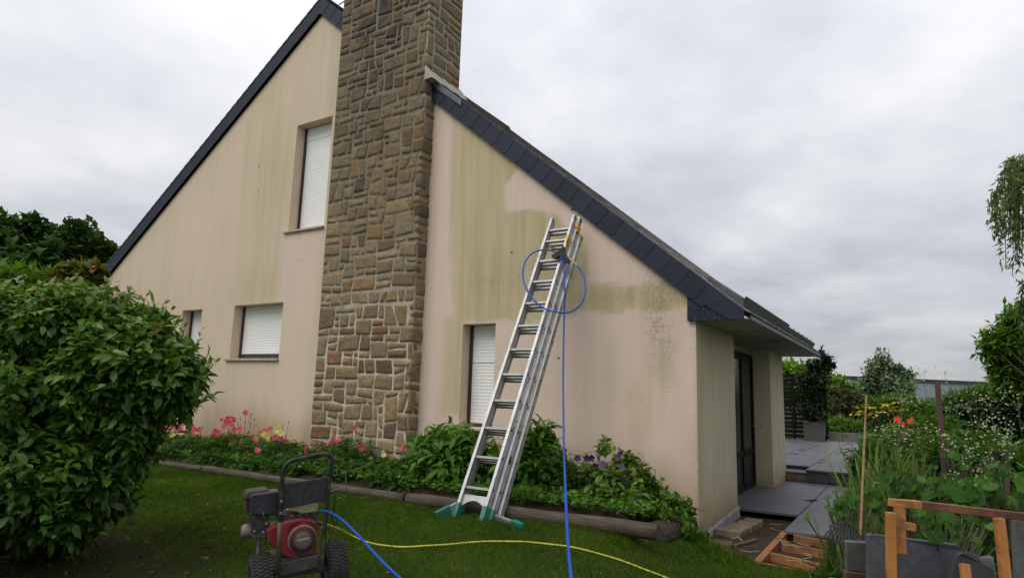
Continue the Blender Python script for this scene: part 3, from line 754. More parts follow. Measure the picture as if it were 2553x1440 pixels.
XA, XB = -1.865, -1.50; XM = (XA+XB)/2
def LQ(x_, s_, n_): return np.array([x_, 0, 0])+FT+Ld*s_+Ln*n_
ladder = thing('ladder', 'triple section aluminium ladder leaning on the gable wall, green feet', 'ladder', LQ(XM, 0, 0))
def lbox(mb, x0, x1, s0, s1, n0, n1, **at):
    V = [LQ(x_, s_, n_) for x_ in (x0, x1) for s_ in (s0, s1) for n_ in (n0, n1)]
    mb.add(V, [(0, 1, 3, 2), (4, 6, 7, 5), (0, 4, 5, 1), (2, 3, 7, 6), (0, 2, 6, 4), (1, 5, 7, 3)], **at)
DEP = .072
secs = [(0., LL+.03, XM-.1825, XM+.1825, 'front'), (.078, LL+.05, XM-.222, XM+.222, 'mid'), (.156, LL-.20, XM-.262, XM+.262, 'back')]
RW = .034
for k_, (n0, sl_, xa, xb, nm) in enumerate(secs):
    for sd_ in (0, 1):
        mb = MB(); xo, xi = (xa, xa+RW) if sd_ == 0 else (xb, xb-RW)
        s0 = .0 if k_ < 2 else -.03
        web = xo; t_ = .004*(1 if sd_ == 0 else -1)
        x0_, x1_ = sorted((xo, xi))
        lbox(mb, x0_, x1_, s0, sl_, n0, n0+.012); lbox(mb, x0_, x1_, s0, sl_, n0+DEP-.012, n0+DEP)
        xw0, xw1 = sorted((xo+(t_*1.2), xo+t_*4)); lbox(mb, xw0, xw1, s0, sl_, n0+.0125, n0+DEP-.0125)
        xv0, xv1 = sorted((xi-t_*.6, xi-t_*2.4)); lbox(mb, xv0, xv1, s0, sl_, n0+.0125, n0+DEP-.0125)
        st_ = mb.build('stile', m_alu, ladder)
        mb = MB(); lbox(mb, x0_-.003, x1_+.003, sl_-.03, sl_+.012, n0-.003, n0+DEP+.003); mb.build('end_cap', m_alu2, st_)
        if sd_ == 1:
            s_ = .27
            while s_ < sl_-.1:
                # dark triangular rung sockets on the outer face
                xx = xo+.0022; c_ = n0+DEP*.5; sc = s_+.01*k_
                mb = MB(); mb.add([LQ(xx, sc-.024, c_-.010), LQ(xx, sc+.016, c_+.012), LQ(xx, sc+.020, c_-.012)], [(0, 1, 2)]); s_ += .334; mb.build('rung_socket', m_black, st_)
rs = [.27+.334*i for i in range(11)]+[LL-.18]
for k_, (n0, sl_, xa, xb, nm) in enumerate(secs):
    for i, s_ in enumerate(rs):
        if s_ > sl_-.1: continue
        if k_ > 0 and i == 0: continue
        mb = MB(); n_ = n0+DEP*.5; so2 = s_+.006*k_
        V = []
        prof = [(-.013, -.020), (.013, -.024), (.017, -.004), (.013, .022), (-.011, .020), (-.016, 0)]
        for x_ in (xa+.006, xb-.006): V += [LQ(x_, so2+a_, n_+b_) for a_, b_ in prof]
        mb.add(V, [(j, (j+1) % 6, 6+(j+1) % 6, 6+j) for j in range(6)]+[tuple(range(6)), tuple(range(6, 12))])
        mb.build('rung', m_alu2, ladder, bevel=.003)
# green feet on front and middle sections
for (xc, n0) in ((secs[0][2]+RW/2, 0.), (secs[0][3]-RW/2, 0.), (secs[1][3]-RW/2, .078)):
    mb = MB(); lbox(mb, xc-.027, xc+.027, -.03, .10, n0-.012, n0+DEP+.006); lbox(mb, xc-.031, xc+.031, -.062, -.03, n0-.02, n0+DEP+.012); mb.build('foot_cap', m_green, ladder, bevel=.006)
# stabiliser bar with bent ends, arch plate
zf = .2
L0 = LQ(secs[0][2]+.0, .06, .03); L1 = pl(1092, 1287, 2, .2)
R0 = LQ(secs[2][3]-.01, .02, .12); R1 = pl(1300, 1318, 2, .19)
for a, b_ in ((L0, L1), (R0, R1)):
    mb = MB(); v = (b_-a); ln_ = np.linalg.norm(v); v = v/ln_; mb.bar(a, a+v*(ln_-.06), .035, .10, up=(0, -.2, 1)); mb.build('stabiliser_arm', m_alu, ladder, bevel=.004)
    mb = MB(); mb.bar(a+v*(ln_-.15), b_+v*.02, .05, .115, up=(0, -.2, 1))
    for q in (.02, .05, .08): mb.bar(a+v*(ln_-.15+q), a+v*(ln_-.135+q), .056, .121, up=(0, -.2, 1))
    mb.build('stabiliser_foot', m_green, ladder, bevel=.006)
mb = MB(); P = []; 
for i in range(13):
    f_ = i/12; x_ = XM-.165+.33*f_; P.append((x_, .035+.11*math.sin(math.pi*f_)**.7))
V = [LQ(x_, .20, .03) for x_, _ in P]+[LQ(x_, s_, .03) for x_, s_ in P]; V += [q+Ln*.012 for q in V]
F = [(i, i+1, 13+i+1, 13+i) for i in range(12)]+[(26+i, 26+13+i, 26+13+i+1, 26+i+1) for i in range(12)]+[(13+i, 13+i+1, 39+i+1, 39+i) for i in range(12)]
mb.add(V, F); mb.build('arch_plate', m_alu2, ladder)
# yellow guide brackets near the top
def plate(mb, P3, th_=.004):
    a, b_, c_ = [np.array(p) for p in P3[:3]]; n_ = np.cross(b_-a, c_-a); n_ = n_/np.linalg.norm(n_)*th_; mb.prism(P3, n_)
s1_ = LL-.40
mb = MB(); xx = secs[0][3]+.006
plate(mb, [LQ(xx, s1_+.08, -.01), LQ(xx, s1_+.09, .11), LQ(xx+.012, s1_-.02, .15), LQ(xx+.012, s1_-.14, .10), LQ(xx, s1_-.03, .04)])
plate(mb, [LQ(xx-.03, s1_+.08, -.012), LQ(xx+.004, s1_+.08, -.012), LQ(xx+.004, s1_-.02, -.012), LQ(xx-.012, s1_-.05, -.012)])
mb.build('guide_bracket', m_yel, ladder)
mb = MB(); s2_ = LL-.16; x2 = secs[1][3]+.004
lbox(mb, x2-.04, x2+.006, s2_+.02, s2_+.075, .066, .078); lbox(mb, x2+.0, x2+.008, s2_-.03, s2_+.075, .078, .16); lbox(mb, x2+.0, x2+.045, s2_-.045, s2_-.01, .15, .162)
mb.build('guide_bracket', m_yel, ladder)
mb = MB(); x3 = secs[0][2]-.006
plate(mb, [LQ(x3, s1_+.06, .06), LQ(x3-.06, s1_+.05, .10), LQ(x3-.06, s1_-.06, .11), LQ(x3-.03, s1_-.13, .12), LQ(x3, s1_-.10, .10)])
plate(mb, [LQ(x3+.05, s1_+.06, .085), LQ(x3+.085, s1_+.07, .10), LQ(x3+.10, s1_-.05, .11), LQ(x3+.04, s1_-.09, .10)])
mb.build('guide_bracket', m_yel, ladder)
# printed strip on the back section's outer stile
m_strip = M('strip_print', (.40, .42, .40), (.33, .35, .34), .5, .3)
m_ink = M('ink_green', (.03, .10, .075), None, .6); m_inky = M('ink_yellow', (.50, .42, .05), None, .6); m_inkw = M('ink_white', (.62, .64, .6), None, .6)
def text_mesh(body, size, mat, name, parent, O, X, Y, ext=.0008, bold=0):
    cu_ = bpy.data.curves.new(name, 'FONT'); cu_.body = body; cu_.size = size; cu_.extrude = ext; cu_.align_x = 'CENTER'; cu_.align_y = 'CENTER'; cu_.offset = bold
    to = bpy.data.objects.new(name, cu_); COL.objects.link(to); bpy.context.view_layer.update()
    me = bpy.data.meshes.new_from_object(to.evaluated_get(bpy.context.evaluated_depsgraph_get())); bpy.data.objects.remove(to)
    X = Vector(X).normalized(); Y = Vector(Y).normalized(); Z = X.cross(Y)
    mw = Matrix((X, Y, Z)).transposed().to_4x4(); mw.translation = Vector(O); me.transform(mw); me.materials.clear(); me.materials.append(mat)
    ob = bpy.data.objects.new(name, me); COL.objects.link(ob)
    if parent: attach(ob, parent)
    return ob
xo = secs[2][3]+.0006; n0 = secs[2][0]
mb = MB(); lbox(mb, xo, xo+.0008, .06, secs[2][1]-.1, n0+.016, n0+DEP-.016); strip = mb.build('label_strip', m_strip, ladder)
cy_mb = MB(); s_ = .18
while s_ < 3.35:
    text_mesh('MACC', .062, m_ink, 'label_lettering', strip, LQ(xo+.0022, s_+.02, n0+DEP/2), Ld, -Ln, bold=.0030)
    text_mesh('MACC', .062, m_inkw, 'label_lettering', strip, LQ(xo+.0034, s_+.02, n0+DEP/2), Ld, -Ln, bold=-.0006)
    for q in range(3):
        s2 = s_+.145+.042*q
        cy_mb.add([LQ(xo+.0022, s2, n0+.022), LQ(xo+.0022, s2+.028, n0+.03), LQ(xo+.0022, s2+.036, n0+DEP-.022), LQ(xo+.0022, s2+.008, n0+DEP-.03)], [(0, 1, 2, 3)])
    s_ += .334
cy_mb.build('label_chevrons', m_inky, strip)
mb = MB(); mb.lathe([(0, .004), (.016, .004), (.018, 0)], LQ(secs[0][3]+.001, .94, .04), Ld, Ln, (1, 0, 0), 14); mb.build('rivet_cap', m_green, ladder)
mb = MB()
for q in range(5): lbox(mb, secs[1][3]+.0005, secs[1][3]+.002, .60+.016*q, .608+.016*q, .088, .132)
mb.build('spec_label', m_black, ladder)

# ================================================================ SPRAY GUN AND HOSES
def spline(P, n=10):
    P = [np.array(p, float) for p in P]; P = [2*P[0]-P[1]]+P+[2*P[-1]-P[-2]]; o = []
    for i in range(1, len(P)-2):
        for j in range(n):
            t = j/n; a, b_, c_, d = P[i-1:i+3]
            o.append(.5*((2*b_)+(-a+c_)*t+(2*a-5*b_+4*c_-d)*t*t+(-a+3*b_-3*c_+d)*t**3))
    return o+[P[-2]]
m_blue = M('hose_blue', (.002, .075, .44), (.002, .06, .36), .5, scale=5, spec=.3)
m_yhose = M('hose_yellow', (.52, .50, .05), (.42, .42, .04), .45, scale=4)
def gd(px, py, y_): return pl(px, py, 1, y_)
def gdep(y_): return (np.array([0, y_, 0])-CAM)@_f
# everything near the ladder's top is laid just in front of its front face
def lf(px, py, off=.03):
    d = ray(px, py); n_ = -Ln; p0 = LQ(XM, 0, 0)+n_*off; return CAM+d*(((p0-CAM)@n_)/(d@n_))
gun = thing('spray_gun', 'black high pressure spray gun hanging over a ladder rung', 'spray gun', lf(1410, 640))
gpts = [lf(1380, 648, .05), lf(1392, 640, .05), lf(1404, 632, .05)]
mb = MB()
outl = [(1377, 640), (1398, 626), (1407, 615), (1412, 622), (1411, 634), (1422, 650), (1421, 661), (1412, 655), (1404, 645), (1398, 642), (1386, 648)]
gO = [lf(px, py, .035) for px, py in outl]; mb.prism(gO, -Ln*.035); mb.build('gun_body', m_black, gun, bevel=.008)
mb = MB(); mb.tube(spline([lf(1397, 641, .05), lf(1404, 652, .05), lf(1408, 656, .05), lf(1417, 645, .05)], 6), .006, 6)
mb.tube(spline([lf(1398, 640, .05), lf(1403, 645, .05), lf(1411, 654, .05)], 6), .005, 6)
mb.build('trigger_guard', m_black, gun)
mb = MB(); a, b_ = lf(1420, 645, .05), lf(1440, 662, .05)
for i, rr_ in enumerate((.012, .016, .012, .015, .011, .013)): mb.tube([a+(b_-a)*(i/6), a+(b_-a)*((i+.92)/6)], rr_, 8)
mb.build('swivel_coupling', m_brass, gun)
mb = MB(); mb.tube([lf(1380, 645, .05), lf(1374, 638, .04)], .008, 8); mb.build('nozzle', m_brass, gun)
loop = [(1440, 663), (1452, 680), (1459, 705), (1459, 730), (1450, 755), (1432, 772), (1410, 779), (1385, 777), (1360, 770), (1335, 752), (1315, 725), (1305, 698), (1304, 675), (1311, 650), (1326, 632), (1350, 623), (1375, 625), (1395, 636), (1403, 655), (1406, 680), (1408, 720)]
LPs = [lf(px, py, .055+.03*max(0, math.sin(i*.33))) for i, (px, py) in enumerate(loop)]
d0 = (LPs[-1]-CAM)@_f
down = [(1407, 780, d0-.05), (1405, 860, d0-.25), (1404, 950, d0-.5), (1405, 1040, d0-.85), (1406, 1120, d0-1.35), (1409, 1200, 4.7), (1413, 1300, 4.05), (1418, 1380, 3.5), (1425, 1450, 3.0), (1438, 1600, 2.35), (1460, 1900, 1.75)]
H1 = LPs+[dep(px, py, dd) for px, py, dd in down]
mb = MB(); mb.tube(spline(H1, 8), .0098, 10); o = mb.build('pressure_hose', m_blue, smooth=True)
tag(o, 'blue hose looped at the spray gun and hanging down past the ladder', 'hose')
H2 = [dep(785, 1283, 4.12), dep(800, 1273, 4.05), dep(825, 1277, 3.95), dep(855, 1297, 3.8), dep(890, 1330, 3.62), dep(930, 1374, 3.4), dep(970, 1415, 3.15), dep(1005, 1448, 2.95), dep(1060, 1510, 2.5), dep(1150, 1700, 2.0)]
mb = MB(); mb.tube(spline(H2, 8), .0070, 10); tag(mb.build('pressure_hose', m_blue, smooth=True), 'blue hose arching out of the pressure washer over the yellow hose', 'hose')
H3 = [dep(790, 1302, 4.2), dep(800, 1304, 4.2), dep(818, 1308, 4.25)]
for (px, py) in [(850, 1322), (880, 1340), (920, 1356), (965, 1364), (1010, 1367), (1060, 1364), (1115, 1361), (1165, 1356), (1215, 1353), (1260, 1353), (1310, 1354), (1370, 1360), (1430, 1368), (1490, 1383), (1550, 1401), (1610, 1424), (1665, 1445), (1740, 1480)]:
    q = lawnpt(px, py); H3.append(q+np.array([0, 0, .014]))
H3[3] = dep(850, 1322, 4.5)*.5+H3[3]*.5
mb = MB(); mb.tube(spline(H3, 8), .0080, 10); tag(mb.build('garden_hose', m_yhose, smooth=True), 'yellow garden hose lying across the lawn from the washer', 'hose')
# ================================================================ PRESSURE WASHER
UA = R(-31.9+62); wu = np.array([math.sin(UA), math.cos(UA), 0]); ww_ = np.array([math.cos(UA), -math.sin(UA), 0]); wz = np.array([0, 0, 1.])
W0 = dep(700, 1300, 3.9)
def wp(px, py, w_=0.):
    d = ray(px, py); p0 = W0+ww_*w_; return CAM+d*(((p0-CAM)@ww_)/(d@ww_))
wash = thing('pressure_washer', 'petrol pressure washer with red engine and black handle frame on the lawn', 'pressure washer', (W0[0], W0[1], .05))
m_tube = M('frame_black', (.009, .010, .011), (.018, .019, .02), .5, .0, spec=.3, scale=9, dirt=(.10, .075, .055), dscale=16)
m_rust = M('frame_rusty', (.10, .055, .035), (.035, .028, .024), .6, 0, scale=22)
m_panel = M('panel_black', (.010, .010, .011), (.018, .018, .019), .65, scale=10, dirt=(.05, .05, .05), dscale=30)
m_red = M('engine_red', (.24, .010, .020), (.15, .010, .015), .5, scale=6, dirt=(.10, .045, .035), dscale=9)
m_fan = M('fan_dusty', (.19, .088, .078), (.24, .13, .115), .8, scale=12, spec=.2)
m_eng = M('engine_dark', (.028, .03, .032), (.05, .05, .05), .5, .3, scale=20, dirt=(.12, .10, .09), dscale=22)
m_tank = M('tank_cream', (.42, .37, .2), (.33, .28, .15), .55, scale=9)
m_tyre = M('tyre', (.014, .014, .015), (.03, .028, .026), .85, scale=20, bump=.3)
m_filter = M('filter_black', (.017, .019, .026), (.03, .032, .04), .4, scale=7, dirt=(.17, .16, .19), dscale=4)
m_filtertop = M('filter_rust', (.07, .045, .038), (.035, .028, .028), .7, scale=12)
m_grey = M('steel_grey', (.16, .17, .17), (.1, .1, .1), .5, .4, scale=14)
hp = [(690, 1470), (694, 1400), (698, 1320), (701, 1250), (704, 1190), (709, 1165), (722, 1151), (745, 1143), (775, 1137), (803, 1131), (820, 1132), (828, 1143), (826, 1165), (820, 1205), (815, 1260), (810, 1310), (806, 1350), (803, 1390), (800, 1425)]
mb = MB(); mb.tube(spline([wp(*q) for q in hp], 6), .0142, 12); mb.build('handle_frame', m_tube, wash, smooth=True)
mb = MB(); mb.tube([wp(693.5, 1430, .004), wp(696, 1345, .004), wp(698.5, 1300, .004)], .0146, 12); mb.build('frame_tube', m_rust, wash, smooth=True)
for (px, py) in ((702, 1249), (700, 1279)):
    mb = MB(); c0 = wp(px, py, .016); mb.lathe([(0, .008), (.008, .008), (.011, 0)], c0, wu, wz, ww_, 10); mb.build('frame_bolt', m_grey, wash)
def quad(mb, pts, w0, w1):
    A_ = [wp(px, py, w0) for px, py in pts]; mb.prism(A_, ww_*(w1-w0))
mb = MB(); quad(mb, [(706, 1206), (720, 1204), (812, 1189), (817, 1192), (811, 1246), (805, 1250), (712, 1268), (706, 1264)], -.004, -.02); mb.build('back_panel', m_panel, wash, bevel=.004)
mb = MB(); quad(mb, [(678, 1408), (795, 1382), (800, 1386), (798, 1412), (700, 1436), (690, 1440)], -.02, -.035); mb.build('chassis_rail', m_grey if False else M('chassis_dark', (.035, .036, .036), (.075, .072, .066), .55, .3, scale=14), wash, bevel=.003)
mb = MB(); quad(mb, [(672, 1402), (795, 1376), (795, 1384), (678, 1412)], -.04, -.34); quad(mb, [(690, 1440), (800, 1414), (800, 1418), (690, 1446)], -.04, -.34); mb.build('chassis_plate', m_panel, wash)
# engine
mb = MB(); oc = [(690, 1312), (705, 1302), (728, 1295), (752, 1291), (776, 1293), (789, 1302), (793, 1320), (793, 1348), (789, 1370), (778, 1386), (757, 1394), (730, 1394), (712, 1388), (700, 1378), (694, 1360)]
quad(mb, oc, -.055, -.14); mb.build('engine_cover', m_red, wash, bevel=.012)
mb = MB(); quad(mb, [(664, 1318), (690, 1308), (716, 1306), (716, 1384), (692, 1374), (668, 1352)], -.09, -.24); mb.build('engine_cover', m_red, wash, bevel=.012)
FC = wp(754, 1344, -.05); fr_ = .083
mb = MB(); mb.lathe([(fr_*1.10, -.012), (fr_*1.06, .004), (fr_*1.0, .010), (fr_*.55, .024), (fr_*.5, .026), (0, .027)], FC, wu, wz, ww_, 48)
fan = mb.build('recoil_cover', m_fan, wash, smooth=True)
mb = MB()
for i in range(40):
    a_ = 2*math.pi*i/40; r0_, r1_ = (fr_*.56 if i % 2 else fr_*.68), fr_*.96; d_ = wu*math.cos(a_)+wz*math.sin(a_); p_ = -wu*math.sin(a_)+wz*math.cos(a_)
    def hgt(r__): return .0245-(r__/fr_-.55)/.45*.014
    V = [FC+d_*r0_+p_*.0026+ww_*(hgt(r0_)+.0012), FC+d_*r0_-p_*.0026+ww_*(hgt(r0_)+.0012), FC+d_*r1_-p_*.0046+ww_*(hgt(r1_)+.0012), FC+d_*r1_+p_*.0046+ww_*(hgt(r1_)+.0012)]
    mb.add(V, [(0, 1, 2, 3)])
sl_ = mb.build('cooling_slots', m_black, fan); sl_['kind'] = 'stuff'
mb = MB(); mb.lathe([(fr_*.45, .0266), (fr_*.44, .029), (0, .030)], FC, wu, wz, ww_, 32); hub = mb.build('hub_plate', M('hub_grey', (.085, .085, .075), (.13, .08, .07), .6, scale=16), fan)
text_mesh('HONDA', .0185, M('letter_silver', (.50, .52, .48), None, .4), 'lettering', hub, FC+ww_*.0312+wz*.008+wu*.002, wu+wz*.16, wz-wu*.16, bold=.0006)
mb = MB()
for (r_, a0, a1) in ((.102, 100, 152), (.109, 104, 150), (.116, 110, 146), (.100, 32, 72), (.107, 34, 70)):
    P = [FC+(wu*math.cos(R(a_))+wz*math.sin(R(a_)))*r_+ww_*(-.0045) for a_ in np.linspace(a0, a1, 9)]; mb.tube(P, .0018, 4)
vs = mb.build('vent_slots', m_black, wash); vs['kind'] = 'stuff'
mb = MB(); quad(mb, [(714, 1272), (720, 1262), (792, 1250), (793, 1262), (790, 1276), (752, 1280), (742, 1276)], -.075, -.22); mb.build('fuel_tank', m_tank, wash, bevel=.010)
mb = MB(); quad(mb, [(690, 1282), (790, 1276), (790, 1296), (700, 1306)], -.10, -.22); mb.build('engine_block', m_eng, wash)
mb = MB()
for (px, py) in ((728, 1284), (745, 1283), (764, 1282), (782, 1281), (786, 1286), (700, 1290)):
    mb.box(wp(px, py, -.085), (.012, .012, .016))
cb = mb.build('carburettor_linkage', m_grey, wash); cb['kind'] = 'stuff'
mb = MB(); quad(mb, [(622, 1238), (628, 1231), (694, 1223), (700, 1227), (700, 1281), (690, 1284), (630, 1284), (622, 1276)], -.10, -.22); af = mb.build('air_filter_box', m_filter, wash, bevel=.012)
mb = MB(); quad(mb, [(612, 1231), (618, 1225), (668, 1218), (672, 1222), (672, 1240), (612, 1244)], -.13, -.26); quad(mb, [(608, 1234), (620, 1230), (620, 1282), (612, 1280)], -.15, -.25); mb.build('filter_cover', m_filtertop, af, bevel=.008)
mb = MB(); mb.tube([wp(656, 1275, -.09), wp(657, 1283, -.085), wp(659, 1287, -.09)], .0035, 6); mb.build('clip', m_grey, af)
mb = MB()
for i in range(8):
    y_ = 1287+i*5.6; quad(mb, [(627, y_), (672, y_-1), (674, y_+2.8), (628, y_+3.6)], -.11, -.25)
quad(mb, [(634, 1286), (665, 1284), (665, 1334), (634, 1334)], -.13, -.24); mb.build('cylinder_head', m_eng, wash)
mb = MB(); quad(mb, [(624, 1330), (680, 1318), (682, 1326), (660, 1338), (628, 1340)], -.12, -.24); mb.build('cylinder_flange', m_grey, wash, bevel=.004)
mb = MB(); c0 = wp(622, 1322, -.17); mb.lathe([(0, .05), (.034, .048), (.042, .03), (.042, -.04), (.0, -.042)], c0, wz, ww_, -wu, 18); mb.build('muffler', M('muffler_rust', (.13, .09, .075), (.2, .18, .17), .6, .4, scale=18), wash, smooth=True)
for (px, py) in ((634, 1323), (656, 1325), (664, 1304)):
    mb = MB(); mb.lathe([(0, .006), (.006, .006), (.0075, 0)], wp(px, py, -.105), wu, wz, ww_, 8); mb.build('head_bolt', M('bolt_bright', (.6, .6, .6), None, .35, .8), wash)
mb = MB(); mb.tube([wp(645, 1338, -.16), wp(643, 1392, -.16)], .013, 10); mb.build('support_leg', m_grey, wash)
# wheels
CL, CR = wp(650, 1448, -.15), wp(834, 1412, -.15); axd = unit((CR-CL)[None])[0]; axf = unit(np.cross(axd, wz)[None])[0]; axu = np.cross(axf, axd)
def wheel(c, rad, wd, out_s):
    mb = MB(); prof = [(rad*.52, -wd*.42), (rad*.62, -wd*.5), (rad*.85, -wd*.52), (rad*.95, -wd*.42), (rad, -wd*.2), (rad*1.005, 0), (rad, wd*.2), (rad*.95, wd*.42), (rad*.85, wd*.52), (rad*.62, wd*.5), (rad*.52, wd*.42)]
    wh = MB(); wh.lathe([(rad*.14, -wd*.36), (rad*.14, wd*.36)], c, axf, axu, axd, 16); wh.lathe([(rad*.14, -wd*.2), (rad*.5, -wd*.25), (rad*.53, -wd*.42)], c, axf, axu, axd, 28); wh.lathe([(rad*.14, wd*.2), (rad*.5, wd*.25), (rad*.53, wd*.42)], c, axf, axu, axd, 28)
    w_ = wh.build('wheel', m_grey, wash, smooth=True)
    mb.lathe(prof, c, axf, axu, axd, 40)
    for i in range(44):
        a_ = 2*math.pi*i/44; d_ = axf*math.cos(a_)+axu*math.sin(a_); tt = -axf*math.sin(a_)+axu*math.cos(a_)
        for q in range(4):
            o_ = (q-1.5)*wd*.235; rr2 = rad*(1.0 if abs(q-1.5) < 1 else .965); sk = (.3 if i % 2 else -.3)*0+(.012 if q % 2 else 0)
            M3 = Matrix((Vector(tt), Vector(axd), Vector(d_))).transposed(); mb.box(c+d_*(rr2+.001)+axd*o_+tt*sk, (rad*2*math.pi/44*.62, wd*.185, .012), M3)
    mb.build('tyre', m_tyre, w_)
    hb = MB(); hb.lathe([(0, wd*.42*1.1), (rad*.13, wd*.40), (rad*.15, wd*.3)], c, axf, axu, axd*out_s, 16); hb.build('hub', M('hub_cream', (.3, .28, .22), None, .5), w_, smooth=True)
wheel(CL, .162, .125, -1); wheel(CR, .162, .125, 1)
mb = MB(); mb.tube([CL, CR], .012, 8); mb.build('axle', m_grey, wash)
# wires: hose hooks and hanging cable
m_wire = M('wire_steel', (.12, .14, .14), (.2, .2, .2), .4, .6)
mb = MB(); mb.tube(spline([wp(823, 1225, -.02), wp(840, 1219, -.02), wp(858, 1213, -.02), (wp(862, 1200, -.02)), wp(862, 1185, -.02), wp(859, 1175, -.02), wp(855, 1181, -.02)], 6), .0035, 6); mb.build('hose_hook', m_wire, wash)
mb = MB(); mb.tube(spline([wp(828, 1148, -.01), wp(836, 1141, -.02), wp(845, 1146, -.02)], 5), .003, 6); mb.tube(spline([wp(826, 1165, -.01), wp(836, 1159, -.02), wp(842, 1166, -.02), wp(838, 1172, -.02), wp(842, 1182, -.02), wp(830, 1185, -.02)], 5), .003, 6); mb.build('cable_hook', m_wire, wash)
mb = MB(); mb.tube(spline([wp(820, 1228, .015), wp(830, 1226, .02), wp(836, 1238, .02), (wp(832, 1275, .02)), wp(828, 1290, .02), wp(833, 1310, .02), wp(829, 1324, .02), wp(821, 1322, .02), (wp(822, 1300, .02)), wp(829, 1280, .02), wp(832, 1255, .02)], 6), .003, 6); mb.build('pull_cable', m_black, wash)
mb = MB(); a, b_ = wp(789, 1301, -.1), wp(803, 1304, -.1); mb.tube([a, b_], .011, 8); mb.build('water_inlet', m_red, wash)

# ================================================================ TERRACE
m_paver = M('paver_grey', (.075, .078, .088), (.105, .108, .12), .5, scale=3, stretch=(1, 8, 1), bump=.15, bscale=20, dirt=(.125, .128, .135), dscale=2.2, lo=.3, hi=.7)
m_wet = M('paver_wet', (.035, .036, .042), None, .12)
m_under = M('under_dark', (.02, .017, .014), (.035, .028, .02), .95)
ter = MB()
def slab(x0, x1, y0, y1, z, th_=.035): ter.box(((x0+x1)/2, (y0+y1)/2, z-th_/2), (x1-x0-.008, y1-y0-.008, th_))
ZL, ZU = -.065, .17
for (a, b_) in ((2.04, 3.0), (3.0, 3.95), (3.95, 5.1), (5.1, 5.95)): slab(-.02 if a < 4.6 else .02, .76, a, b_, ZL+.002*rng.random())
slab(-.34, -.02, 2.0, 4.68, ZL-.004)
for (a, b_) in ((.80, 1.9), (1.9, 2.9), (2.9, 3.9), (3.9, 4.9), (4.9, 5.9)): slab(.765, 1.30, a, b_, ZL+.002*rng.random())
yy = 5.95
for i in range(11):
    slab(.36, 1.16, yy, yy+.96, ZU+.003*rng.random())
    if i > 0: 
        for (xa, xb) in ((-.5, .355), (-1.4, -.505), (-2.4, -1.405), (-3.5, -2.405)): slab(xa, xb, yy-.25, yy+.71, ZU+.003*rng.random())
    yy += .96
for (xa, xb) in ((-.5, .355), (-1.4, -.505)): slab(xa, xb, 16.15, 17.2, ZU)
tag(ter.build('terrace', m_paver, bevel=.004), kind='structure')
tb = MB(); tb.box((.76, 5.965+.03, .045), (.80, .03, .20)); tb.box((-.05, 6.72, .08), (.8, .03, .12)); tb.box((.5, 11.5, .0), (1.3, 11, .2)); tb.box((-1.9, 12.3, -.02), (3.6, 10.4, .2)); tb.box((.62, 4.3, -.2), (1.25, 3.2, .12)); tb.box((1.02, 2.0, -.2), (.46, 2.2, .12))
tag(tb.build('terrace_base', M('riser_slate', (.05, .052, .06), (.075, .077, .085), .6)), kind='structure')
# wedge-shaped lifted corners (dark chinks between pavers)
wd = MB()
for (px, py, w_, z_) in [(1985, 1131, .26, ZU), (1999, 1125, .12, ZU), (2007, 1121, .2, ZU), (2022, 1117, .14, ZU), (2036, 1112, .16, ZU), (2047, 1153, .12, ZU), (2055, 1147, .12, ZU), (2090, 1130, .10, ZU), (2125, 1107, .3, ZU), (2104, 1119, .12, ZU)]:
    p = pl(px, py, 2, z_+.008); wd.add([p+[-w_, 0, 0], p+[.02, .0, 0], p+[.02, .12+w_*.5, 0]], [(0, 1, 2)])
tag(wd.build('terrace_gap', m_under), kind='structure')
pm = MB(); pb = pl(2024, 1246, 2, ZL+.008); pm.add([pb+[q, w_, 0] for q, w_ in ((-.12, -.06), (.03, -.12), (.055, .0), (.08, .16), (.0, .1), (-.06, .0))], [(0, 1, 2, 3, 4, 5)]); tag(pm.build('puddle', m_wet), kind='structure')
# rough brick step left between the two levels
m_brick = M('old_brick', (.24, .185, .12), (.14, .10, .065), .9, scale=8, bump=.6, bscale=40, dirt=(.10, .08, .06))
for i, (xa, xb) in enumerate(((.01, .17), (.18, .36))):
    mb = MB(); mb.box(((xa+xb)/2, 6.08, -.01), (xb-xa, .22, .11)); o = mb.build('brick', m_brick, bevel=.012)
    tag(o, ('crumbling brick against the house corner under the upper terrace', 'crumbling brick beside the grey riser of the upper terrace')[i], 'brick', 'old bricks of the terrace step')
# brick edging at the pier foot
for i in range(5):
    mb = MB(); y_ = .62+i*.215; xo_ = .10+.10*(i/4); mb.box((xo_+.09, y_, -.145), (.30-.02*i, .2, .09), Matrix.Rotation(R(-4+2*i), 3, 'Z')); o = mb.build('brick', m_brick, bevel=.010)
    tag(o, ['brick nearest the house corner in the row along the pier', 'second brick from the house corner along the pier', 'middle brick in the row along the foot of the pier', 'fourth brick from the house corner along the pier', 'farthest brick in the pier row, next to the paving'][i], 'brick', 'bricks along the foot of the pier')
m_board = wood('board_brown', (.13, .075, .042), (.07, .042, .026), (.03, .024, .02), scale=5, stretch=(1, 6, 6), rough=.7)
m_orange = wood('joist_orange', (.34, .14, .045), (.21, .085, .03), (.06, .035, .022), scale=4, stretch=(1, 5, 5), rough=.7)
m_orange2 = wood('timber_orange', (.47, .19, .045), (.36, .14, .035), (.10, .045, .022), scale=3, stretch=(4, 4, .8), rough=.65, dscale=7)
mb = MB(); mb.box((.16, -.06, -.155), (.42, .26, .06), Matrix.Rotation(R(8), 3, 'Z')); tag(mb.build('plank', m_board, bevel=.004), 'brown plank lying on the soil at the house corner', 'plank')
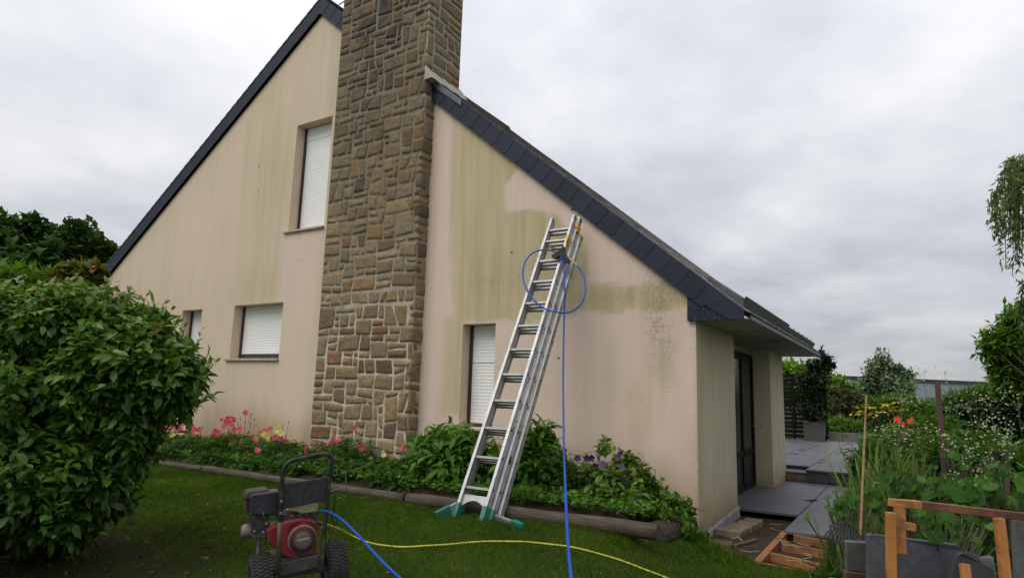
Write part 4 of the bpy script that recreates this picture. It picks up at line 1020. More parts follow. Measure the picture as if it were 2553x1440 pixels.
mb = MB(); mb.box((.45, .25, -.165), (.05, .5, .05), Matrix.Rotation(R(-16), 3, 'Z')); tag(mb.build('plank', m_board, bevel=.004), 'thin dark batten sunk in the soil beside the brown plank', 'plank')
# timber frame of the missing deck
fr = thing('deck_frame', 'reddish timber joist frame in the pit beside the paving', 'deck frame', (1.0, 0, -.15))
def jz(px, py, z=-.09): return pl(px, py, 2, z)
def joist(a, b_, h_, nm='joist', w_=.045, mt_=m_orange):
    mb = MB(); a = jz(*a); b_ = jz(*b_); mb.bar(a-[0, 0, h_/2], b_-[0, 0, h_/2], w_, h_); mb.build(nm, mt_, fr, bevel=.003)
joist((1958, 1322), (1884, 1402), .12, 'stringer', .07)
joist((1980, 1331), (2064, 1347), .13); joist((1950, 1353), (2062, 1372), .13); joist((1922, 1376), (2062, 1408), .13); joist((1896, 1401), (2062, 1432), .10)
m_straw = M('straw', (.42, .37, .22), (.3, .26, .15), .9)
st_ = MB()
for (px, py) in [(1950, 1345), (1960, 1346), (1966, 1352), (1992, 1350), (1990, 1365), (2002, 1378), (2000, 1392), (1918, 1305), (1925, 1315), (1850, 1348), (1772, 1385), (1784, 1392), (1795, 1372), (1845, 1370), (1995, 1405), (2008, 1404)]:
    p = pl(px, py, 2, -.06 if px > 1940 else -.145); a_ = rng.random()*6.28; l_ = .05+.06*rng.random()
    st_.tube(spline([p, p+[l_*math.cos(a_), l_*math.sin(a_), .02*rng.random()], p+[l_*1.8*math.cos(a_+.7), l_*1.8*math.sin(a_+.7), 0]], 4), .003, 5)
tag(st_.build('straw_litter', m_straw), 'pale dry straw scattered over the pit and joists', 'straw', kind='stuff')

# ================================================================ SCREEN, PLANTER, TIMBER EDGING
m_scr = M('screen_black', (.006, .006, .007), (.010, .010, .011), .75, spec=.12)
sc = thing('slat_screen', 'black horizontal slat privacy screen at the end of the terrace', 'fence', (-1, 16.4, ZU))
for i in range(15):
    z_ = ZU+.06+i*.143; mb = MB(); mb.box((-1.75, 16.4, z_+.052), (3.0, .02, .118)); mb.build('slat', m_scr, sc)
for x_ in (-1.3, -.33, -3.2): mb = MB(); mb.box((x_, 16.36, ZU+1.08), (.075, .075, 2.2)); mb.build('post', m_scr, sc)
m_pot = M('planter_grey', (.045, .046, .05), (.06, .062, .066), .65, scale=4, bump=.2)
pa, pb_ = pl(2003, 1050, 1, 15.9), pl(2058, 1098, 1, 15.9)
mb = MB(); px0, px1 = pa[0], pb_[0]; pz1 = pa[2]; zc2 = (ZU+pz1)/2; hh = pz1-ZU
pr_ = [(.44, 0), (.47, .02), (.5, hh-.03), (.5, hh), (.44, hh), (.43, hh-.06)]
Wd = px1-px0; V, F = [], []
for (k_, z_) in pr_:
    for (sx, sy) in ((-1, -1), (1, -1), (1, 1), (-1, 1)): V.append(((px0+px1)/2+sx*k_*Wd, 16.02+sy*k_*.42, ZU+z_))
F = [(i*4+j, i*4+(j+1) % 4, (i+1)*4+(j+1) % 4, (i+1)*4+j) for i in range(len(pr_)-1) for j in range(4)]+[(20, 21, 22, 23)]
mb.add(V, F); tag(mb.build('planter', m_pot, bevel=.012), 'square dark grey planter in front of the black slat screen', 'planter')
PLANTER = ((px0+px1)/2, 16.02, pz1)
m_sleeper = wood('sleeper_grey', (.21, .20, .165), (.13, .125, .10), (.09, .10, .06), scale=5)
for (x0, x1, lab) in ((-.28, .12, 'short grey sleeper beside the screen post'), (.13, 1.15, 'long grey sleeper edging the end of the terrace'), (1.16, 2.0, 'grey sleeper behind the tall grass')):
    mb = MB(); mb.box(((x0+x1)/2, 16.75, ZU+.13), (x1-x0, .12, .30)); tag(mb.build('sleeper', m_sleeper, bevel=.01), lab, 'sleeper', 'sleepers edging the terrace')

# ================================================================ FOREGROUND TIMBERS
m_slab = M('slab_dark', (.040, .043, .052), (.058, .06, .068), .8, scale=20, bump=.3, bscale=90, dirt=(.075, .076, .078), dscale=5)
m_greyb = wood('board_grey', (.115, .12, .11), (.075, .08, .072), (.05, .055, .05), scale=4)
tf = thing('broken_frame', 'broken orange timber frame with a long dark stained top rail', 'timber frame', dep(2240, 1440, 4.0))
def pbar(a, b_, da, db, w_, h_, nm, mt_=m_orange2, up=(.52, -.84, 0)):
    mb = MB(); mb.bar(dep(*a, da), dep(*b_, db), w_, h_, up=up); return mb.build(nm, mt_, tf, bevel=.003)
m_rail = wood('rail_stained', (.115, .042, .022), (.06, .026, .018), (.30, .12, .035), scale=3, stretch=(.6, 3, 3), rough=.6, dscale=2.2)
pbar((2222, 1252), (2290, 1257), 3.9, 3.93, .045, .06, 'rail_end', m_orange2); pbar((2290, 1257), (2640, 1297), 3.93, 4.05, .046, .058, 'top_rail', m_rail)
pbar((2242, 1256), (2246, 1378), 3.87, 3.82, .055, .03, 'upright'); pbar((2220, 1276), (2224, 1560), 3.80, 3.72, .053, .03, 'upright')
pbar((2254, 1309), (2278, 1313), 3.93, 3.93, .045, .05, 'block')
pbar((2490, 1290), (2520, 1560), 3.93, 3.80, .057, .035, 'upright')
mb = MB(); mb.bar(dep(2404, 1404, 3.75), dep(2414, 1480, 3.7), .05, .03, up=(.52, -.84, 0)); tag(mb.build('timber_offcut', m_orange2, bevel=.003), 'short orange offcut leaning against the dark slab', 'timber')
# leaning dark slabs, grey boards, corner block
def panel(name, pts, dd, th_, mt_, lab, cat, group=None, bev=.004):
    P_ = [dep(px, py, d_) for (px, py), d_ in zip(pts, dd)]; mb = MB(); mb.prism(P_, _f*th_); o = mb.build(name, mt_, bevel=bev); return tag(o, lab, cat, group)
panel('slab', [(2164, 1334), (2172, 1332), (2390, 1358), (2408, 1374), (2440, 1386), (2450, 1400), (2480, 1560), (2166, 1560)], [4.22, 4.22, 4.35, 4.36, 4.37, 4.38, 4.2, 4.02], .035, m_slab, 'large dark slab standing behind the orange uprights', 'slab')
panel('slab', [(2388, 1382), (2404, 1378), (2450, 1402), (2478, 1420), (2500, 1580), (2330, 1580)], [4.08, 4.08, 4.12, 4.14, 3.95, 3.95], .03, M('slab_darker', (.026, .027, .032), (.04, .04, .045), .8, bump=.3, bscale=90), 'small dark slab leaning on the large slab beside the offcut', 'slab')
panel('grey_board', [(2111, 1350), (2164, 1352), (2166, 1428), (2112, 1420)], [4.35]*4, .04, m_greyb, 'small square grey board beside the corner block', 'board')
panel('grey_board', [(2110, 1424), (2166, 1432), (2168, 1520), (2112, 1510)], [4.33]*4, .05, m_board, 'brown board underneath the small square grey board', 'board')
panel('grey_board', [(2530, 1296), (2580, 1300), (2600, 1560), (2542, 1560)], [4.15, 4.15, 3.95, 3.95], .04, m_greyb, 'weathered grey board at the right behind the timber upright', 'board')
panel('grey_board', [(2446, 1392), (2478, 1388), (2500, 1560), (2452, 1560)], [4.5, 4.5, 4.3, 4.3], .04, m_greyb, 'grey board half hidden between the slabs and the leaning upright', 'board')
cbp = dep(2080, 1400, 4.5); mb = MB()
for i in range(3): mb.box((cbp[0], cbp[1]+.10, -.12+.115*i), (.17+.006*(i % 2), .34, .108), Matrix.Rotation(R(-6), 3, 'Z'))
tag(mb.build('timber_block', m_board, bevel=.008), 'stack of brown timber ends under the black honeycomb mat', 'timber')
# black honeycomb mat draped over the block
hc = MB()
def matpt(u_, v_):                       # drape
    a = dep(2057, 1345, 4.42); b_ = dep(2112, 1312, 4.75); c_ = dep(2150, 1330, 4.6)
    x_ = u_; base = a*(1-x_)+dep(2135, 1375, 4.36)*x_; back = b_*(1-x_)+c_*x_
    p = base*(1-v_)+back*v_; return p+np.array([0, 0, .035*math.sin(3.0*u_+1)*math.sin(2.5*v_+.4)+.05*math.sin(math.pi*v_)])
nx_, ny_ = 9, 7
for i in range(nx_):
    for j in range(ny_):
        cu2 = (i+.5*(j % 2)+.25)/nx_; cv2 = (j+.5)/ny_
        P = [matpt(cu2+.62/nx_*math.cos(k_*math.pi/3+math.pi/6), cv2+.68/ny_*math.sin(k_*math.pi/3+math.pi/6)) for k_ in range(7)]
        hc.tube(P, .0055, 4, cap=False)
tag(hc.build('honeycomb_mat', M('mat_black', (.012, .012, .013), (.02, .02, .02), .6)), 'black plastic honeycomb mat draped over the timber ends', 'mat')
# bamboo cane, posts
m_cane = M('bamboo', (.33, .19, .075), (.22, .12, .05), .5, scale=8, stretch=(1, 1, 3))
ca, cb_ = dep(2160, 985, 4.9), dep(2144, 1358, 4.55); mb = MB(); P = [ca+(cb_-ca)*i/14 for i in range(15)]; mb.tube(P, [.0065+.0035*i/14 for i in range(15)], 8)
for i in range(2, 14, 3): mb.tube([P[i]-[0, 0, .006], P[i]+[0, 0, .006]], .0105, 8)
tag(mb.build('bamboo_cane', m_cane), 'thin bamboo cane standing in the planting beside the paving', 'cane')
m_post = wood('post_brown', (.095, .05, .036), (.06, .034, .026), (.04, .03, .025), scale=5, stretch=(5, 5, .8))
pa_ = dep(2337, 951, 6.4); mb = MB(); mb.box((pa_[0], pa_[1], pa_[2]/2+.0), (.048, .048, pa_[2])); tag(mb.build('wooden_post', m_post, bevel=.003), 'tall square brown post among the white flowers', 'post')
pa_ = dep(2512, 1192, 5.4); mb = MB(); mb.bar(pa_, pa_+np.array([-.07, 0, -.72]), .035, .035); tag(mb.build('wooden_post', m_post, bevel=.003), 'short thin brown stake leaning over the broad leaves', 'post')
pa_ = dep(2298, 1065, 7.2); mb = MB(); mb.box((pa_[0], pa_[1], pa_[2]/2), (.03, .03, pa_[2])); tag(mb.build('wooden_post', m_post), 'slim grey stake behind the white daisies', 'post')
for (a, b_, d_, lab) in (((2395, 1085), (2460, 1112), 7.8, 'weathered grey plank edging the raised bed behind the white flowers'), ((2462, 1112), (2545, 1122), 7.4, 'low pale plank of the raised bed at the right'), ((2180, 1207), (2310, 1224), 5.6, 'whitish plank lying in the vegetable bed')):
    mb = MB(); A_, B_ = dep(*a, d_), dep(*b_, d_+.3); mb.bar(A_, B_, .03, .14 if d_ > 6 else .05); tag(mb.build('plank', m_sleeper, bevel=.004), lab, 'plank')
# ================================================================ PLANTS
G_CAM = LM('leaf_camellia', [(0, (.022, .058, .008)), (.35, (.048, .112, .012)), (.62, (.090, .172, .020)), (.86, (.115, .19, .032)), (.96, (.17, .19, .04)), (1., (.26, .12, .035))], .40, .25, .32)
G_OAK = LM('leaf_oak', [(0, (.010, .029, .005)), (.5, (.025, .060, .009)), (1, (.058, .115, .017))], .6, .25)
G_LIGHT = LM('leaf_light', [(0, (.045, .10, .008)), (.5, (.10, .20, .014)), (1, (.18, .30, .03))], .6, .3)
G_MID = LM('leaf_mid', [(0, (.022, .058, .008)), (.5, (.055, .125, .014)), (1, (.11, .20, .028))], .6, .3)
G_DARK = LM('leaf_dark', [(0, (.008, .020, .007)), (.5, (.018, .040, .012)), (1, (.038, .075, .02))], .5, .2)
G_RED = LM('leaf_redtip', [(0, (.03, .055, .012)), (.5, (.07, .10, .022)), (.8, (.14, .11, .03)), (1, (.28, .10, .03))], .5, .25)
G_SILV = LM('leaf_silver', [(0, (.045, .085, .035)), (.5, (.115, .17, .085)), (1, (.26, .32, .21))], .7, .3)
G_BROWN = LM('leaf_brownish', [(0, (.022, .030, .010)), (.5, (.055, .062, .02)), (1, (.10, .085, .03))], .6, .2)
G_CLEM = LM('leaf_clematis', [(0, (.025, .065, .010)), (.5, (.075, .155, .018)), (.8, (.15, .23, .04)), (1, (.26, .31, .10))], .5, .3)
G_GRASS = LM('grass_blades', [(0, (.028, .058, .004)), (.5, (.060, .110, .008)), (.85, (.095, .145, .013)), (1, (.19, .165, .045))], .75, .3, .08)
G_TALL = LM('grass_tall', [(0, (.05, .11, .014)), (.6, (.12, .21, .03)), (1, (.27, .30, .10))], .6, .3)
G_BIG = LM('leaf_squash', [(0, (.018, .058, .007)), (.6, (.040, .105, .013)), (1, (.075, .16, .034))], .65, .3, .12)
def petal(name, a, b_): return LM(name, [(0, a), (1, b_)], .6, .25)
P_PINK = petal('petal_pink', (.55, .05, .10), (.75, .16, .22)); P_YEL = petal('petal_yellow', (.62, .52, .08), (.72, .66, .25))
P_WHITE = petal('petal_white', (.40, .37, .27), (.62, .59, .48)); P_RED = petal('petal_red', (.65, .03, .015), (.8, .06, .02)); P_PURP = petal('petal_purple', (.045, .018, .07), (.13, .065, .20))
P_GOLD = petal('petal_gold', (.62, .42, .03), (.75, .55, .06))
m_stem = M('stem_green', (.05, .07, .025), (.07, .055, .03), .7); m_stemd = M('stem_dark', (.045, .032, .022), (.03, .02, .015), .8)
m_bark = M('bark', (.032, .026, .02), (.018, .015, .012), .95, scale=8, stretch=(3, 3, .6), bump=.8, bscale=20)

def pblob(px, py, rx, ry, d, rd=None):
    c_ = dep(px, py, d); s_ = d/FPX; rd = rx if rd is None else rd
    return c_, np.array([(rx+rd)/2*s_, (rx+rd)/2*s_, ry*s_])
def front(P, k_=0.): # keep what can be seen from the camera side
    return None
# ---- the big camellia
cam_b = thing('camellia_bush', 'large glossy leaved camellia bush filling the left foreground', 'shrub', dep(110, 1440, 4.9))
lb = LB(); stems = MB(); root = dep(120, 1400, 4.95); root[2] = float(lz(root[0], root[1]))
CB = [(60, 1000, 320, 262, 5.0, 1900, .5), (310, 930, 150, 138, 4.75, 800, .55), (425, 945, 78, 92, 4.7, 340, .55), (60, 1190, 265, 165, 4.6, 1150, .4), (215, 1180, 110, 150, 4.55, 520, .4), (320, 1070, 70, 80, 4.6, 260, .42), (-60, 900, 260, 200, 5.0, 750, .5), (190, 812, 165, 104, 4.95, 660, .62), (350, 815, 75, 52, 4.9, 220, .6), (40, 800, 150, 90, 4.85, 380, .62)]
for (px, py, rx, ry, d, n, base) in CB:
    c_, r_ = pblob(px, py, rx, ry, d); P, D, l = blob(int(n*1.3), c_, r_, .62, .19, 3.2, -1, px*.1)
    vis = (D @ (CAM-c_)/np.linalg.norm(CAM-c_) > -.45); P, D, l = P[vis], D[vis], l[vis]
    D2 = unit(D*.8+np.array([0, 0, .35])+rng.normal(size=D.shape)*.28)
    twigs(lb, 'ovate', P, D2, 6, .18, .080, .56, base-.14+.28*np.clip(D[:, 2], -.4, 1)+.25*l, .95, .42, .8, .09)  # top leaves toned lighter: daylight on them put into the colour, plus new growth
    ns = n//16
    for q in range(ns):
        a = P[q*13 % len(P)]; mid = root*.45+a*.55+np.array([0, 0, -.1]); stems.tube(spline([root+np.array([rng.normal()*.08, rng.normal()*.08, 0]), mid, a], 4), [.012-.009*i/8 for i in range(9)], 5)
# upright new shoots along the top and the right shoulder
sp_ = []
for (px, py, d) in [(90, 735, 4.8), (45, 745, 4.7), (150, 720, 4.9), (215, 716, 4.9), (270, 716, 4.9), (268, 706, 4.9), (310, 742, 4.8), (322, 728, 4.85), (362, 742, 4.8), (385, 758, 4.8), (408, 762, 4.8), (425, 776, 4.75), (345, 752, 4.8), (290, 735, 4.85), (240, 730, 4.9), (185, 725, 4.95), (120, 740, 4.9), (20, 735, 4.8), (460, 820, 4.75), (495, 842, 4.7), (520, 878, 4.7), (532, 905, 4.7), (440, 800, 4.7), (510, 920, 4.7), (500, 960, 4.7), (478, 990, 4.65)]:
    tip = dep(px, py, d+rng.normal()*.08); up_ = unit((np.array([0, 0, 1.])+.5*(tip-dep(200, 1000, 4.9))+rng.normal(size=3)*.12)[None])[0]; a = tip-up_*.26; stems.tube([a, tip-up_*.1, tip], [.005, .004, .002], 5)
    n = 7
    for j in range(n):
        P = a+up_*.27*j/(n-1); s_ = rdir(1)[0]; s_[2] = abs(s_[2])*.3
        lb.add('ovate', P[None], (up_*.75+s_*.7)[None], (up_+rng.normal(size=3)*.3)[None], .085*(1-.35*j/n), .5, .66+.3*j/n*rng.random()+.05)
# the arching side branch in front of the wall
for (a, b_) in (((385, 1022), (540, 980)), ((420, 1020), (523, 988)), ((400, 1000), (505, 1005)), ((420, 1030), (470, 1055))):
    A_, B_ = dep(*a, 4.7), dep(*b_, 4.55); stems.tube([A_, (A_+B_)/2+[0, 0, -.02], B_], [.006, .004, .002], 5)
    for j in range(8):
        P = A_+(B_-A_)*(j+.6)/8; s_ = rdir(1)[0]; d_ = unit((B_-A_)[None])[0]
        lb.add('ovate', P[None], (d_*.6+s_*.8+[0, 0, -.25])[None], (np.array([0, 0, 1.])+rng.normal(size=3)*.5)[None], .10, .52, .45+.25*rng.random())
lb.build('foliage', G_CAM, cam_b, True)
stems.build('stem', m_stemd, cam_b)

def tree(name, label, cat, blobs, mat, kind, leaf, per, tl, trunk=None, w=.6, group=None, shell=.6, lump=.2, droop=.15, cull=True, jit=.15, base=.45, dens=1.0, barkmat=None, fr=2.4):
    """blobs: (px, py, rx, ry, depth, n twigs)"""
    b0 = dep(blobs[0][0], blobs[0][1], blobs[0][4]); gx_, gy_ = (trunk[0], trunk[1]) if (trunk and name == 'ash_tree') else (b0[0], b0[1]); g_ = float(lz(gx_, gy_))
    th_ = thing(name, label, cat, (gx_, gy_, g_), 0, group); lb = LB(); mbt = MB()
    top = max(dep(q[0], q[1], q[4])[2] for q in blobs)
    rt = (min(trunk[2], .035) if trunk else .05) if b0 is None or np.linalg.norm(b0-CAM) < 20 else (trunk[2] if trunk else .12); crot = np.array([gx_, gy_, g_+(top-g_)*.35])
    mbt.tube(spline([(gx_, gy_, g_-.1), (gx_+.03, gy_, g_+(top-g_)*.2), crot], 5), [rt*(1.15-.4*i/10) for i in range(11)], 9)
    for (px, py, rx, ry, d, n) in blobs:
        c_, r_ = pblob(px, py, rx, ry, d); n = int(n*dens); P, D, l = blob(n, c_, r_, shell, lump, fr, -1, px*.13+py*.07)
        if cull:
            v_ = (CAM-c_)/np.linalg.norm(CAM-c_); k2 = (D @ v_ > -.35); P, D, l = P[k2], D[k2], l[k2]
        D2 = unit(D+np.array([0, 0, .2])+rng.normal(size=D.shape)*.35)
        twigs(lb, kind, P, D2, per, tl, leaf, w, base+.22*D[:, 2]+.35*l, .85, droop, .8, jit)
        mbt.tube(spline([crot-[0, 0, .1], crot*.45+c_*.55+[0, 0, -.1*r_[2]], c_+[0, 0, r_[2]*.3]], 4), [rt*(.6-.5*i/8) for i in range(9)], 6)
        for q in range(min(10, len(P))):
            a = P[q]; mbt.tube([c_+(a-c_)*.1, c_+(a-c_)*.55+[0, 0, -.05*r_[2]], a], [rt*.22, rt*.14, rt*.05], 4)
    lb.build('crown', mat, th_); mbt.build('trunk', barkmat or m_bark, th_, smooth=True)
    return th_
# ---- left background
tree('oak_tree', 'dark broad oak crown rising behind the camellia at the left edge', 'tree', [(20, 670, 125, 105, 25, 1100), (60, 620, 70, 55, 25, 420), (-70, 640, 110, 110, 25, 600), (82, 565, 26, 28, 25, 80), (40, 575, 30, 30, 25, 90), (120, 585, 28, 24, 25, 80), (8, 570, 30, 26, 25, 70), (-10, 560, 30, 30, 25, 70), (140, 600, 26, 22, 25, 70)], G_OAK, 'dia', .34, 5, .8, (-18.5, 11.5, .3), group='dark trees left of the house')
tree('oak_tree', 'dark oak crown beside the lower end of the left roof slope', 'tree', [(170, 675, 95, 80, 22, 800), (205, 632, 40, 36, 22, 200), (240, 655, 42, 40, 22, 260), (188, 575, 18, 18, 22, 40), (180, 600, 34, 30, 22, 120), (120, 690, 100, 60, 22, 400), (222, 590, 22, 26, 22, 60), (240, 618, 24, 24, 22, 70), (266, 632, 24, 22, 22, 70), (275, 665, 26, 34, 22, 110)], G_OAK, 'dia', .31, 5, .7, (-16.8, 9.5, .3), group='dark trees left of the house')
tree('shrub', 'feathery mid green shrub behind the left side of the camellia', 'shrub', [(60, 712, 110, 45, 13, 480), (-30, 700, 90, 45, 13, 200), (150, 715, 50, 30, 13, 160)], G_LIGHT if False else G_MID, 'lance', .24, 6, .4, (-9.9, 1.8, .05), w=.3, base=.62)
tree('shrub', 'red tipped shrub between the camellia and the roof eave', 'shrub', [(185, 690, 26, 34, 11, 130), (222, 692, 30, 34, 11, 150), (240, 680, 18, 22, 11, 60), (160, 690, 14, 28, 11, 60), (200, 730, 60, 30, 11, 200)], G_RED, 'ovate', .15, 5, .3, (-7.9, .2, .05), base=.55)
# ---- beyond the terrace
tree('garden_tree', 'bright green bushy tree just above the left half of the slat screen', 'tree', [(1975, 945, 48, 42, 34, 420), (1950, 960, 60, 60, 34, 420)], G_LIGHT, 'dia', .32, 5, .65, (-3.5, 20.5, .12), base=.55, group='light green trees beyond the screen')
tree('garden_tree', 'bright green bushy tree behind the planter plant', 'tree', [(2035, 950, 42, 45, 36, 420), (2020, 985, 60, 50, 36, 420)], G_LIGHT, 'dia', .32, 5, .65, (-2., 22, .12), base=.5, group='light green trees beyond the screen')
tree('garden_tree', 'bright green sloping hedge tree right of the screen', 'tree', [(2082, 975, 40, 40, 32, 380), (2110, 990, 42, 36, 32, 360), (2130, 1012, 40, 30, 32, 260)], G_LIGHT, 'dia', .28, 5, .6, (.2, 18.5, .12), base=.45, group='light green trees beyond the screen')
tree('shrub', 'brownish thin leaved hedge right of the screen post', 'hedge', [(2095, 1015, 38, 60, 28, 420), (2130, 1020, 36, 55, 28, 380), (2165, 1035, 32, 46, 28, 300)], G_BROWN, 'dia', .15, 6, .4, (1.0, 12.6, .05), base=.45)
tree('shrub', 'soft green bush below the brownish hedge', 'shrub', [(2085, 1066, 26, 24, 25.5, 200), (2108, 1064, 26, 26, 25.5, 200), (2135, 1070, 26, 22, 25.5, 200), (2160, 1072, 24, 20, 25.5, 160)], G_MID, 'blade', .24, 8, .25, (.9, 9.8, .03), w=.12, base=.75)
tree('poplar_tree', 'silvery poplar standing in front of the grey hall', 'tree', [(2215, 968, 62, 46, 30, 420), (2200, 900, 18, 36, 30, 90), (2178, 925, 24, 34, 30, 110), (2232, 925, 24, 34, 30, 110), (2258, 955, 24, 40, 30, 130), (2162, 955, 20, 22, 30, 90), (2262, 930, 8, 14, 30, 24)], G_SILV, 'dia', .19, 6, .6, (2.0, 22.5, .12), base=.5, shell=.45, jit=.25)
tree('shrub', 'mid green shrub in front of the poplar', 'shrub', [(2205, 1015, 42, 30, 16, 300), (2250, 1010, 40, 30, 16, 300), (2175, 1030, 26, 28, 16, 160)], G_MID, 'lance', .15, 6, .25, (2., 8, .05), w=.3, base=.5, group='shrubs at the back of the garden')
tree('shrub', 'green shrub at the foot of the hall wall left of the tall post', 'shrub', [(2295, 1040, 44, 38, 15, 340), (2330, 1035, 40, 38, 15, 320)], G_MID, 'lance', .14, 6, .25, (2.4, 7, .05), w=.3, base=.42, group='shrubs at the back of the garden')
tree('shrub', 'feathery dark willow shrub right of the tall post', 'shrub', [(2395, 1020, 48, 40, 13, 360), (2445, 1008, 44, 40, 13, 380), (2500, 1005, 50, 42, 13, 380)], G_MID, 'blade', .22, 8, .3, (3.3, 5, .03), w=.09, base=.38, droop=-.1)
tree('shrub', 'near black dense hedge at the right edge of the garden', 'hedge', [(2420, 1050, 60, 48, 11, 420), (2500, 1055, 65, 60, 11, 460), (2560, 1060, 70, 80, 11, 420)], G_DARK, 'dia', .11, 6, .22, (3.4, 3, .0), base=.3)
tree('ash_tree', 'green leafy tree leaning in at the right edge', 'tree', [(2520, 845, 52, 48, 11, 340), (2488, 850, 40, 32, 11, 200), (2545, 795, 42, 42, 11, 240), (2555, 900, 72, 64, 11, 460), (2522, 915, 44, 38, 11, 260), (2570, 980, 80, 70, 11, 460), (2475, 872, 28, 28, 11, 110), (2540, 950, 50, 40, 11, 240), (2640, 840, 70, 60, 11, 300), (2670, 930, 80, 80, 11, 380)], G_LIGHT, 'lance', .125, 7, .30, (4.1, 2.6, .13), w=.38, base=.42, shell=.4, jit=.2)
# ---- weeping willow branch at the right edge
wl = thing('willow_tree', 'weeping willow with hanging strands at the right edge of the sky', 'tree', (5.2, 2.0, 0)); lb = LB(); ws = MB()
ws.tube(spline([(5.2, 2.0, -.1), (5.1, 2.0, 2.5), (4.9, 1.9, 4.6), (4.6, 1.9, 5.6)], 5), [.22-.008*i for i in range(16)], 9)
wd_ = 10.2
ws.tube(spline([(4.9, 1.9, 4.8), dep(2570, 420, wd_), dep(2525, 400, wd_), dep(2500, 408, wd_)], 5), [.06-.0036*i for i in range(16)], 6)
for i in range(120):
    px = 2496+rng.random()**.8*230; t_ = rng.random(); py0 = 395+(rng.random()**1.3)*120+max(0, 2515-px)*.8; ln_ = 70+190*rng.random()*(.45+.55*min(1, (px-2490)/60)); d = wd_+rng.normal()*.45
    if i < 7: px, py0, ln_ = [(2478, 480, 60), (2474, 500, 50), (2484, 470, 75), (2490, 450, 110), (2482, 560, 30), (2500, 430, 170), (2506, 420, 150)][i]
    a = dep(px+14, py0-8, d); b_ = dep(px, py0, d); c_ = dep(px-4+6*rng.normal(), py0+ln_, d); S_ = spline([a, b_, b_*.45+c_*.55, c_], 5); ws.tube(S_, .006, 4)
    S_ = np.array(S_); L_ = np.repeat(S_, 3, 0); n = len(L_)
    lb.add('lance', L_+rng.normal(size=(n, 3))*.03, np.array([0, 0, -.9])+rng.normal(size=(n, 3))*.55, rdir(n), .13*(.6+.7*rng.random(n)), .2, np.clip(.5+rng.normal(size=n)*.3, 0, 1))
for i in range(16):
    px = 2536+rng.random()*60; a = dep(px+10, 690+20*rng.random(), wd_); c_ = dep(px-5, 770+60*rng.random(), wd_); S_ = np.array(spline([a, (a+c_)/2, c_], 5)); ws.tube(S_, .005, 4); L_ = np.repeat(S_, 3, 0); n = len(L_)
    lb.add('lance', L_+rng.normal(size=(n, 3))*.03, np.array([0, 0, -.9])+rng.normal(size=(n, 3))*.5, rdir(n), .13*(.6+.7*rng.random(n)), .2, np.clip(.4+rng.normal(size=n)*.25, 0, 1))
G_WIL = LM('leaf_willow', [(0, (.06, .10, .03)), (.5, (.13, .19, .06)), (1, (.23, .30, .13))], .6, .4)
lb.build('crown', G_WIL, wl); ws.build('trunk', m_bark, wl)
# ---- grey hall
m_hall = M('hall_cladding', (.30, .33, .39), (.27, .30, .36), .5, scale=.4); m_halld = M('hall_edge', (.035, .04, .05), None, .6)
A_ = dep(2118, 950, 78); B_ = dep(2900, 950, 92); hl = thing('industrial_hall', 'long low grey industrial hall beyond the gardens', 'building', (A_[0], A_[1], 0))
topz = float(dep(2118, 940, 78)[2]); tb_ = float(dep(2553, 943, 84)[2]); v = (B_-A_); v[2] = 0; nrm = unit(np.array([[-v[1], v[0], 0]]))[0]
mb = MB(); P = [A_*[1, 1, 0], B_*[1, 1, 0], B_*[1, 1, 0]+nrm*30, A_*[1, 1, 0]+nrm*30]; mb.prism(P, (0, 0, topz-.25)); mb.build('wall', m_hall, hl)
mb = MB()
for i in range(150):
    q = A_*[1, 1, 0]+v*(i/150)-nrm*.02; mb.box(q+[0, 0, (topz-.3)/2], (.12, .05, topz-.3))
rb_ = mb.build('cladding_ribs', m_hall, hl); rb_['kind'] = 'stuff'
mb = MB(); P = [A_*[1, 1, 0]-nrm*.15, B_*[1, 1, 0]-nrm*.15, B_*[1, 1, 0]+nrm*30, A_*[1, 1, 0]+nrm*30]; mb.prism([p+np.array([0, 0, topz-.249]) for p in P], (0, 0, .42)); mb.build('roof', m_halld, hl)

# ================================================================ PLANTER PLANT
pp = thing('climbing_plant', 'dark leaved climbing shrub growing from the grey planter up the screen', 'plant', PLANTER); lb = LB(); sm_ = MB(); D0 = float((np.array(PLANTER)-CAM)@_f)-.1
for (px, py, rx, ry, n) in [(2022, 942, 38, 28, 150), (2048, 915, 32, 24, 120), (2012, 985, 26, 30, 50), (2046, 960, 22, 36, 60), (2030, 1034, 34, 18, 50), (2002, 1010, 22, 24, 24), (2058, 890, 14, 12, 24), (2048, 878, 5, 9, 8), (2076, 905, 8, 8, 10), (2018, 905, 8, 8, 9)]:
    c_, r_ = pblob(px, py, rx, ry, D0); r_ = r_*[1, .5, 1]; P, D, l = blob(n, c_, r_, .3, .2, 2.5, -1, px)
    twigs(lb, 'ovate', P, unit(D+[0, 0, .2]), 5, .22, .14, .6, .4+.3*D[:, 2]+.3*l, .9, .3, .8, .15)
    sm_.tube(spline([np.array(PLANTER)+[rng.normal()*.12, 0, -.05], (np.array(PLANTER)+c_)/2+[rng.normal()*.1, 0, 0], c_], 4), .012, 5)
lb.build('foliage', G_DARK, pp); sm_.build('stem', m_stem, pp)

